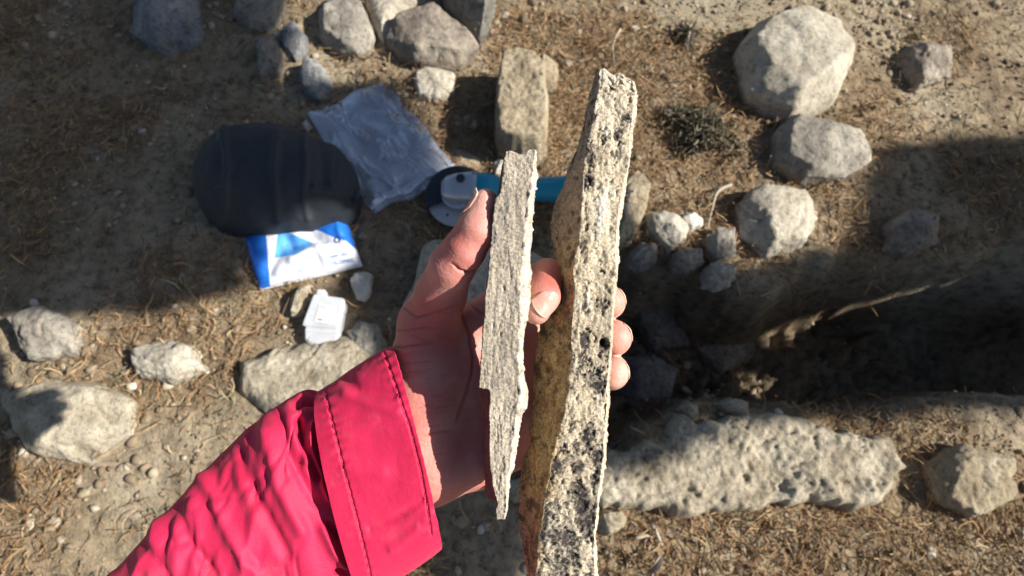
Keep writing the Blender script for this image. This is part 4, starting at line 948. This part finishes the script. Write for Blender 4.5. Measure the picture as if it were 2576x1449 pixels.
# ------------------------------------------------------------------ the person's hand
def smin(a, b, k):
    h = np.clip(0.5 + 0.5 * (b - a) / k, 0, 1); return b + (a - b) * h - k * h * (1 - h)
def hand(parent):
    P = lambda x, y, d, r: (pc(x, y, d), r)
    thumb = [P(1221,507,.2935,.0070), P(1199,578,.2940,.0102), P(1168,628,.2980,.0112), P(1138,668,.3045,.0124), P(1110,738,.3225,.0148), P(1080,815,.3390,.0190), P(1074,905,.3440,.0218), P(1064,1010,.3380,.0220)]
    index = [P(1215,805,.352,.0140), P(1270,752,.353,.0120), P(1345,708,.350,.0108), P(1378,694,.326,.0100), P(1366,745,.3075,.0094), P(1350,782,.3035,.0078)]
    middle = [P(1300,850,.362,.013), P(1440,775,.378,.0108), P(1530,760,.360,.0106), P(1534,759,.334,.0094)]
    ring = [P(1360,910,.362,.013), P(1450,865,.380,.0108), P(1543,850,.358,.0112), P(1546,850,.331,.0102)]
    pinky = [P(1410,985,.357,.012), P(1450,950,.374,.0098), P(1538,936,.354,.0108), P(1541,938,.330,.0096)]
    palm = [[P(1064,1010,.338,.0220), P(1080,1170,.331,.0205)],
            [P(1085,1175,.331,.0205), P(1200,1140,.339,.0205), P(1310,1090,.346,.0190), P(1410,990,.356,.0150)],
            [P(1075,1060,.342,.021), P(1215,815,.352,.0150)], [P(1090,1090,.345,.021), P(1300,855,.361,.0150)],
            [P(1110,1120,.345,.020), P(1360,915,.362,.0150)], [P(1100,960,.346,.018), P(1250,930,.352,.018)],
            [P(1066,1010,.338,.0200), P(900,1090,.342,.0190)], [P(1080,1170,.331,.0195), P(930,1270,.342,.0190)], [P(1060,1090,.332,.0195), P(915,1180,.342,.019)]]
    lo = np.array([1e9] * 3); hi = -lo
    for ch in [thumb, index, middle, ring, pinky] + palm:
        for p, r in ch: lo = np.minimum(lo, p - r - .004); hi = np.maximum(hi, p + r + .004)
    h = 0.0008
    ax = [np.arange(lo[k], hi[k], h, dtype=np.float32) for k in range(3)]
    shp = tuple(len(a) for a in ax)
    def cap(a, ra, b, rb):
        """distance on the sub-block that matters only"""
        ab = (b - a).astype(np.float32); den = float(ab @ ab)
        X, Y, Z_ = ax[0][:, None, None] - np.float32(a[0]), ax[1][None, :, None] - np.float32(a[1]), ax[2][None, None, :] - np.float32(a[2])
        t = np.clip((X * ab[0] + Y * ab[1] + Z_ * ab[2]) / den, 0, 1)
        return np.sqrt((X - t * ab[0]) ** 2 + (Y - t * ab[1]) ** 2 + (Z_ - t * ab[2]) ** 2) - (np.float32(ra) + t * np.float32(rb - ra))
    def chain(ch, k):
        f = None
        for (a, ra), (b, rb) in zip(ch[:-1], ch[1:]):
            c = cap(a, ra, b, rb); f = c if f is None else smin(f, c, k)
        return f
    f = None
    for ch in palm:
        c = chain(ch, .006); f = c if f is None else smin(f, c, .010)
    f = smin(f, chain(thumb, .004), .010)
    fing = None
    for ch in (index, middle, ring, pinky):
        c = chain(ch, .0035); fing = c if fing is None else smin(fing, c, .0020)
    f = smin(f, fing, .006)
    # surface nets
    s = f < 0
    cnt = np.zeros(tuple(n - 1 for n in shp), np.int8)
    for dx in (0, 1):
        for dy in (0, 1):
            for dz in (0, 1): cnt += s[dx:shp[0] - 1 + dx, dy:shp[1] - 1 + dy, dz:shp[2] - 1 + dz]
    act = np.argwhere((cnt > 0) & (cnt < 8)); idx = -np.ones(cnt.shape, np.int32); idx[tuple(act.T)] = np.arange(len(act))
    acc = np.zeros((len(act), 3)); num = np.zeros(len(act))
    cs = [(a, b, c) for a in (0, 1) for b in (0, 1) for c in (0, 1)]
    for c0 in cs:
        for k in range(3):
            if c0[k]: continue
            c1 = list(c0); c1[k] = 1
            f0 = f[act[:, 0] + c0[0], act[:, 1] + c0[1], act[:, 2] + c0[2]]; f1 = f[act[:, 0] + c1[0], act[:, 1] + c1[1], act[:, 2] + c1[2]]
            m = (f0 < 0) != (f1 < 0); t = np.where(m, f0 / np.where(m, f0 - f1, 1), 0)
            p = np.tile(np.array(c0, float), (len(act), 1)); p[:, k] += t
            acc[m] += p[m]; num[m] += 1
    Vc = lo + (act + acc / num[:, None]) * h
    Fs = []
    for k in range(3):
        a, b = [(1, 2), (2, 0), (0, 1)][k]
        s0 = np.take(s, range(shp[k] - 1), k); s1 = np.take(s, range(1, shp[k]), k)
        E = np.argwhere(s0 != s1); ok = (E[:, a] > 0) & (E[:, b] > 0) & (E[:, a] < shp[a] - 1) & (E[:, b] < shp[b] - 1); E = E[ok]
        fl = s0[tuple(E.T)]
        def cell(da, db):
            q = E.copy(); q[:, a] += da; q[:, b] += db; return idx[tuple(q.T)]
        Q = np.stack([cell(-1, -1), cell(0, -1), cell(0, 0), cell(-1, 0)], 1)
        Q[~fl] = Q[~fl][:, ::-1]; Fs.append(Q)
    Fq = np.concatenate(Fs)
    for _ in range(2):                                              # light smoothing
        A = np.zeros_like(Vc); n_ = np.zeros(len(Vc))
        for i in range(4):
            for j in (1, 3): np.add.at(A, Fq[:, i], Vc[Fq[:, (i + j) % 4]]); np.add.at(n_, Fq[:, i], 1)
        Vc = Vc * 0.4 + 0.6 * A / n_[:, None]
    V = c2w(Vc); 
    # camera space (right, up, depth) is left handed: flip
    N = normals_of(V, Fq)
    q = V - CAM
    if ((V - V.mean(0)) * N).sum(1).mean() < 0: Fq = Fq[:, ::-1]; N = -N
    px = proj(V); facing = sstep(0.0, 0.35, -(N * q / np.linalg.norm(q, axis=1, keepdims=True)).sum(1))
    cre = [([(1002,764),(1025,784),(1052,799),(1072,794),(1115,781),(1150,766)], 3.6, .0011), ([(984,826),(1015,831),(1052,826),(1095,823)], 3.6, .0011), ([(1030,838),(1065,854),(1100,859)], 3.2, .0008),
           ([(980,871),(1015,874),(1052,866),(1088,858)], 3.6, .0011), ([(995,918),(1040,914),(1090,906)], 3.0, .0007), ([(1000,940),(1065,936)], 3.0, .0006),
           ([(1135,664),(1155,681),(1180,686),(1200,680)], 4.0, .0017), ([(1037,1029),(1106,1016)], 3.0, .0006), ([(1050,1097),(1093,1089),(1135,1082)], 3.2, .0009),
           ([(1160,780),(1180,840),(1190,900),(1180,980),(1150,1060)], 5, .0016),
           ([(1175,760),(1200,785),(1225,795)], 4, .0009)]
    dsp = np.zeros(len(V))
    rg = np.random.default_rng(3)
    for k in range(34):                                             # fine lines across the ball of the thumb
        x0, y0 = rg.uniform(990, 1110), rg.uniform(760, 1230); l_ = rg.uniform(20, 60); a_ = rg.normal(0.12, 0.2)
        cre.append(([(x0, y0), (x0 + l_ / 2, y0 - l_ * a_ * .5 + rg.normal(0, 3)), (x0 + l_, y0 - l_ * a_)], 2.4, rg.uniform(.0002, .0006)))
    for k in range(7):                                              # knuckle folds on the back of the thumb
        cre.append(([(1085 + 6 * k, 640 - 5 * k), (1098 + 6 * k, 652 - 4 * k), (1104 + 7 * k, 668 - 4 * k)], 2.4, .0003))
    pw_ = px + 3.0 * np.stack([vnoise(V * 160, 95), vnoise(V * 160, 96)], 1)
    for pl, w, am in cre:
        e0, e1 = np.array(pl[0], float), np.array(pl[-1], float)
        tp = sstep(-4, 22, np.minimum(np.hypot(*(px - e0).T), np.hypot(*(px - e1).T)))
        dsp -= am * (0.25 + 0.75 * tp) * np.exp(-(seg_dist(pw_, pl) / (w * 0.8)) ** 2) * facing
    crd = np.clip(-dsp / 0.0012, 0, 1)
    dsp += 0.00016 * fbm(V * 110, 2, 91)
    V = V + N * dsp[:, None]
    red = 0.38 + 0.4 * fbm(V * 40, 3, 92)
    for cx, cy, r in [(1065, 800, 70), (1080, 860, 60), (1395, 720, 45), (1150, 600, 40), (1400, 700, 40)]:
        red = red + 0.45 * np.exp(-((px[:, 0] - cx) ** 2 + (px[:, 1] - cy) ** 2) / r ** 2)
    for cx, cy, r in [(1225, 520, 60), (1345, 790, 40), (1555, 770, 50), (1555, 860, 50), (1550, 940, 50)]:
        red = red - 0.5 * np.exp(-((px[:, 0] - cx) ** 2 + (px[:, 1] - cy) ** 2) / r ** 2)
    red = red + 0.45 * crd
    o = mesh_np('hand', V, Fq, M['skin'], attrs={'red': np.clip(red, 0, 1)})
    under(o, parent)
    # fingernails
    def nail(c, axis, dorsal, w, l, R, over=0.0016):
        a = np.array(axis, float); a /= np.linalg.norm(a); n = np.array(dorsal, float); n -= a * (n @ a); n /= np.linalg.norm(n); b = np.cross(a, n)
        ns, nw = 22, 15; S_, W_ = np.meshgrid(np.linspace(0, 1, ns), np.linspace(-1, 1, nw), indexing='ij')
        half = w / 2 * (1 - (1 - np.clip(S_ / 0.45, 0, 1)) ** 2.4 * 0.40)
        phi = W_ * half / R
        # rounded cuticle line and rounded free edge
        s = (S_ - 0.5) * l + np.where(S_ < 0.5, (1 - S_ * 2), 0) * 0.22 * l * W_ ** 2 - np.where(S_ > 0.5, (S_ * 2 - 1), 0) * 0.16 * l * W_ ** 2
        up_ = R * np.cos(phi) - R + 0.0006 - 0.0011 * ((S_ - 0.45) * 2) ** 2
        Pn = c + s[..., None] * a + (R * np.sin(phi))[..., None] * b + up_[..., None] * n
        for _ in range(6):                                          # let the plate lie on the finger
            g_ = np.clip(((Pn - lo) / h).round().astype(int), 0, np.array(shp) - 1); fv = f[g_[..., 0], g_[..., 1], g_[..., 2]]
            Pn = Pn + np.where(S_ < 0.8, np.clip(0.0002 - fv, -0.0008, 0.0012), 0)[..., None] * n
        k8 = int(ns * 0.8) - 1
        for k in range(1, 4): Pn[1:k8] = Pn[1:k8] * 0.5 + 0.25 * (Pn[:k8 - 1] + Pn[2:k8 + 1])
        for k in range(1, nw - 1): pass
        Pn[:, 1:-1] = Pn[:, 1:-1] * 0.5 + 0.25 * (Pn[:, :-2] + Pn[:, 2:])
        sl_ = (Pn[k8 - 1] - Pn[k8 - 6]) / 5; sl_ = sl_ * 0.5 + a * (l / ns) * 0.5
        for k in range(k8, ns): Pn[k] = Pn[k - 1] + sl_ * (1 - 0.55 * (W_[k] ** 2) * (k - k8) / (ns - k8))[:, None]
        Pn = Pn + n * 0.0003
        Fn = grid_faces(ns, nw); sm = S_.ravel()[Fn].mean(1)
        ob = mesh_np('fingernail', c2w(Pn.reshape(-1, 3)), Fn, [M['nail'], M['nail_edge']], mi=(sm > 1 - over / l).astype(int))
        md = ob.modifiers.new('thick', 'SOLIDIFY'); md.thickness = 0.0006; md.offset = 0
        ob.parent = o
        return ob
    nl = np.linalg.norm
    def on(x, y, d, dorsal, r): dv = np.array(dorsal, float); return pc(x, y, d) + dv / nl(dv) * r
    nail(on(1213, 520, .2948, (-.90, .25, -.22), .0086), (.27, .95, -.04), (-.90, .25, -.22), .0125, .0180, .0082, .0030)
    nail(on(1362, 765, .3055, (.30, .10, -.95), .0088), (-.74, -.62, -.20), (.32, .06, -.95), .0150, .0160, .0092, .0009)
    nail(on(1539, 757, .337, (.90, .42, -.10), .0088), (-.30, -.15, -.95), (.90, .42, -.10), .0115, .0125, .0080)
    nail(on(1550, 850, .334, (.86, .50, -.10), .0097), (-.25, -.15, -.95), (.86, .50, -.10), .0130, .0130, .0088)
    nail(on(1546, 936, .332, (.97, .15, -.05), .0088), (-.25, -.10, -.95), (.97, .15, -.05), .0100, .0110, .0080)
    return o

# ------------------------------------------------------------------ red jacket sleeve and cuff
def tube_section(T, B, dT, dB, th, n, pw=0.75, backk=1.0, draw=(0, 0, 0), bow=(0, 0, 0)):
    """closed flat-oval ring between two pixels T (upper) and B (lower), th = half depth"""
    a, b = pc(*T, dT), pc(*B, dB); c = (a + b) / 2; ax_ = (a - b) / 2
    t = np.linspace(0, 2 * math.pi, n, endpoint=False)
    cc, sn = np.cos(t), np.sin(t)
    dp = np.where(sn > 0, np.abs(sn) ** pw * th, -np.abs(sn) ** 1.3 * th * backk)
    q = c + (np.sign(cc) * np.abs(cc) ** 0.9)[:, None] * ax_ + dp[:, None] * np.array([0, 0, -1.0])
    return q + (np.clip(-sn, 0, 1) ** 0.8)[:, None] * np.array(draw) + (np.clip(sn, 0, 1) ** 0.8)[:, None] * np.array(bow)
def loft(name, secs, nl_, mat, disp, parent, cap_end=False):
    S = np.array(secs); k = len(S); t = np.linspace(0, k - 1, nl_); i0 = np.clip(t.astype(int), 0, k - 2); f_ = (t - i0)[:, None, None]
    # Catmull-Rom along the arm
    g = lambda i: S[np.clip(i, 0, k - 1)]
    p0, p1, p2, p3 = g(i0 - 1), g(i0), g(i0 + 1), g(i0 + 2)
    Q = 0.5 * ((2 * p1) + (-p0 + p2) * f_ + (2 * p0 - 5 * p1 + 4 * p2 - p3) * f_ ** 2 + (-p0 + 3 * p1 - 3 * p2 + p3) * f_ ** 3)
    n = S.shape[1]; V = c2w(Q.reshape(-1, 3)); Fq = grid_faces(nl_, n, True)
    N = normals_of(V, Fq); rc = V.reshape(nl_, n, 3).mean(1, keepdims=True)
    if ((V.reshape(nl_, n, 3) - rc) * N.reshape(nl_, n, 3)).sum() < 0: N = -N; Fq = Fq[:, ::-1]
    q = V - CAM; facing = sstep(-0.1, 0.3, -(N * q / np.linalg.norm(q, axis=1, keepdims=True)).sum(1))
    V = V + N * disp(V, proj(V), facing)[:, None]
    o = mesh_np(name, V, Fq, mat); return under(o, parent), V, N
HEM = [(968, 890), (1000, 985), (1032, 1080), (1057, 1180), (1074, 1270), (1085, 1345)]
SEAM = [(818, 985), (835, 1060), (868, 1190), (896, 1300), (921, 1400), (934, 1460)]
def sleeve(parent):
    n = 220
    dc = 0.336
    cuff = [tube_section((985, 872), (1106, 1370), dc, dc, .0325, n, .8, .75, (-.013, -.004, 0), (.0098, .002, 0)), tube_section((962, 882), (1082, 1390), dc, dc, .033, n, .8, .8, (-.011, -.004, 0), (.0092, .002, 0)), tube_section((900, 918), (1030, 1428), dc, dc, .033, n, bow=(.008, .002, 0)), tube_section((845, 955), (975, 1465), dc, dc, .0345, n, bow=(.006, .002, 0)), tube_section((802, 982), (930, 1498), dc, dc, .0355, n, bow=(.005, .001, 0))]
    def dcuff(V, px, fc):
        d = 0.0010 * fbm(V * 28, 3, 61) + 0.0005 * fbm(V * 110, 3, 62)
        # stitched hems pull the cloth in and pucker it
        hem = HEM
        seam = SEAM
        for pl in (hem, seam):
            ds = seg_dist(px, pl); d -= 0.0011 * np.exp(-(ds / 3.2) ** 2) * fc
            al = px[:, 1] + 0.3 * px[:, 0]
            d += 0.0007 * np.sin(al / 4.2 + 3 * vnoise(V * 60, 63)) * np.exp(-(ds / 17) ** 2) * fc
        for pl, w, am in [([(860, 940), (900, 985), (985, 990)], 16, -.0022), ([(870, 990), (940, 1020), (1000, 1035)], 14, .0016), ([(930, 1330), (1000, 1300), (1060, 1262)], 9, -.0020), ([(880, 1180), (960, 1190)], 18, .0012), ([(985, 1380), (1040, 1340), (1085, 1290)], 12, .0016), ([(1060, 1320), (1100, 1315)], 7, -.0012)]:
            d += am * np.exp(-(seg_dist(px, pl) / w) ** 2) * fc
        return d
    c, V, N = loft('cuff', cuff, 160, M['red'], dcuff, parent)
    md = c.modifiers.new('thick', 'SOLIDIFY'); md.thickness = 0.0022; md.offset = -1
    # rows of stitches
    st_v = []; st_f = []
    px = proj(V)
    for pl in (HEM, SEAM):
        pl = np.array(pl, float); L = np.r_[0, np.cumsum(np.linalg.norm(np.diff(pl, axis=0), axis=1))]
        fr = np.where((-(N * (V - CAM)).sum(1)) > 0)[0]
        for s0 in np.arange(6, L[-1] - 8, 10.0):
            q = []
            for s_ in (s0, s0 + 6):
                x, y = np.interp(s_, L, pl[:, 0]), np.interp(s_, L, pl[:, 1])
                i = fr[np.argmin((px[fr, 0] - x) ** 2 + (px[fr, 1] - y) ** 2)]; q.append(V[i] + N[i] * 0.0004)
            a, b = q; t = b - a; l_ = np.linalg.norm(t)
            if l_ < 1e-5: continue
            t /= l_; u = np.cross(t, FWD); u /= np.linalg.norm(u); w = np.cross(t, u)
            k = len(st_v)
            for p in (a, b):
                for g in range(4): st_v.append(p + 0.00028 * (u * math.cos(g * math.pi / 2) + w * math.sin(g * math.pi / 2)))
            st_f += [(k + g, k + (g + 1) % 4, k + 4 + (g + 1) % 4, k + 4 + g) for g in range(4)]
    so_ = mesh_np('stitching', np.array(st_v), np.array(st_f), M['thread']); so_['kind'] = 'stuff'
    so_.parent = c
    # the sleeve: gathered under the cuff, then the forearm to the lower left
    ds_ = 0.340
    secs = [tube_section((835, 985), (955, 1470), ds_, ds_, .029, n), tube_section((803, 985), (925, 1490), ds_, ds_, .0305, n), tube_section((770, 980), (900, 1515), ds_, ds_, .0345, n), tube_section((735, 996), (880, 1560), ds_, ds_, .0385, n), tube_section((665, 1045), (830, 1640), ds_, ds_, .040, n), tube_section((575, 1125), (760, 1760), .336, .336, .042, n),
            tube_section((465, 1245), (670, 1920), .330, .330, .045, n), tube_section((330, 1410), (560, 2120), .322, .322, .048, n), tube_section((170, 1620), (430, 2340), .312, .312, .050, n), tube_section((0, 1860), (290, 2580), .300, .300, .052, n)]
    def dsl(V, px, fc):
        X = V - V.mean(0)
        q = np.c_[px[:, 0] * 0.010 + px[:, 1] * 0.002, px[:, 1] * 0.0035 - px[:, 0] * 0.001, np.zeros(len(px))]
        d = 0.0026 * fbm(V * 14, 3, 65) + 0.0010 * fbm(V * 45, 3, 66)
        far = sstep(760, 560, px[:, 0])
        rid = 1 - np.abs(fbm(q * 1.1 + 0.8 * fbm(q, 2, 67)[:, None], 3, 68)) * 2.4
        d += 0.0040 * rid * far * fc
        d -= 0.0011 * np.clip(1 - np.abs(fbm(q * 1.5 + 0.9 * fbm(q * 1.2, 2, 167)[:, None], 2, 168)) * 6, 0, 1) * fc * sstep(800, 720, px[:, 0])
        for pl, w, am in [([(745, 1010), (762, 1000), (790, 1000)], 14, -.008), ([(752, 1055), (760, 1095), (778, 1150), (800, 1200)], 10, -.008), ([(790, 1070), (775, 1110), (770, 1160)], 10, .006), ([(775, 1100), (800, 1180), (830, 1250)], 9, .004),
                          ([(805, 1090), (820, 1170), (860, 1300), (885, 1400)], 8, -.004), ([(826, 1322), (850, 1350), (885, 1395)], 6, -.004), ([(812, 1330), (840, 1390), (880, 1430)], 12, .004), ([(850, 1440), (905, 1430)], 7, -.005),
                          ([(700, 1050), (730, 1150), (790, 1260)], 15, -.003), ([(670, 1090), (700, 1220), (760, 1340)], 18, .003), ([(600, 1130), (650, 1260), (720, 1400)], 16, -.003), ([(500, 1190), (560, 1320), (640, 1440)], 18, .003), ([(440, 1240), (470, 1360), (540, 1449)], 14, -.003), ([(330, 1300), (380, 1400), (420, 1449)], 16, -.003)]:
            d += am * np.exp(-(seg_dist(px, pl) / w) ** 2) * fc
        return d
    o, _, _ = loft('jacket_sleeve', secs, 420, M['red'], dsl, parent)
    o.modifiers.new('thick', 'SOLIDIFY').thickness = 0.001
root = empty('person', tuple(pd(1060, 1100, .338)))
hand(root); sleeve(root)
tag(root, 'left hand in a red jacket sleeve holding two stone slabs, palm towards the viewer', 'person')

# ------------------------------------------------------------------ unseen junipers, added to cast the shade over tools, hollow and backpack
def conifer(polys, hub_shadow, hub_z, base_shift, label, seed):
    """an added tree out of view, its crown shaped along sun rays to shade polys"""
    rng = np.random.default_rng(seed); parts_ = []
    for Q_ in polys:
        Q_ = np.array([at(*p, 0)[:2] for p in Q_]); lo, hi = Q_.min(0), Q_.max(0); k_ = int(14000 * np.prod(hi - lo))
        g = np.c_[rng.uniform(lo[0], hi[0], k_), rng.uniform(lo[1], hi[1], k_)]; parts_.append(g[inside(g, Q_)])
    g = np.concatenate(parts_)
    z = rng.uniform(1.9, 2.7, len(g)); C = np.c_[g, 0 * z] + SUN * (z / SUN[2])[:, None]
    n = len(C); sz = rng.uniform(0.02, 0.045, n); A = rng.normal(size=(n, 3)); A /= np.linalg.norm(A, axis=1, keepdims=True); B = np.cross(A, rng.normal(size=(n, 3))); B /= np.linalg.norm(B, axis=1, keepdims=True)
    V = np.stack([C - A * sz[:, None], C + B * sz[:, None] * 0.5, C + A * sz[:, None], C - B * sz[:, None] * 0.5], 1).reshape(-1, 3)
    hub = np.array([*hub_shadow, 0]) + SUN * (hub_z / SUN[2]); bx, by = hub[0] + base_shift[0], hub[1] + base_shift[1]
    root = empty('added_juniper', (bx, by, 0))
    under(mesh_np('crown', V, np.arange(n * 4).reshape(-1, 4), M['leaf'], smooth=False), root)
    under(tube('trunk', [(bx, by, -0.1), (bx - .03, by, .6), (bx + .02, by + .02, 1.3), (hub[0] + .05, hub[1], hub_z - .3), tuple(hub)], [.11, .085, .07, .05, .035], M['bark'], n=14, jitter=.008), root)
    for k in range(9):
        e = C[rng.integers(n)]
        under(tube('limb', [hub - [0, 0, .04 * k], hub * .5 + e * .5 + [0, 0, .03], e], [.026, .016, .006], M['bark'], n=8, jitter=.004), root)
    tag(root, label, 'added tree', 'unseen junipers added to shade the dig')
conifer([[(560,300),(800,228),(962,212),(1005,272),(1045,330),(1056,395),(1068,445),(1130,466),(1220,474),(1250,484),(1430,500),(1550,600),(1640,650),(1760,630),(1850,700),(2150,620),(2600,560),(2700,1010),(2000,1040),(1831,1040),(1730,1045),(1690,1095),(1520,1150),(1320,1200),(1300,1460),(1090,1460),(1000,1000),(900,890),(895,790),(865,720),(905,600),(870,545),(560,545)],
         [(2230,380),(2750,330),(2750,640),(2150,640)]], (0.75, 0.36), 2.2, (0.3, -0.05), 'unseen juniper added beyond the right side to shade tools and hollow', 77)
conifer([[(-150,-200),(680,-200),(690,220),(640,300),(640,540),(585,720),(420,770),(-150,790)]], (-0.9, 1.9), 2.5, (0.2, 0.3), 'unseen taller juniper added beyond the top edge to shade backpack and upper left', 78)
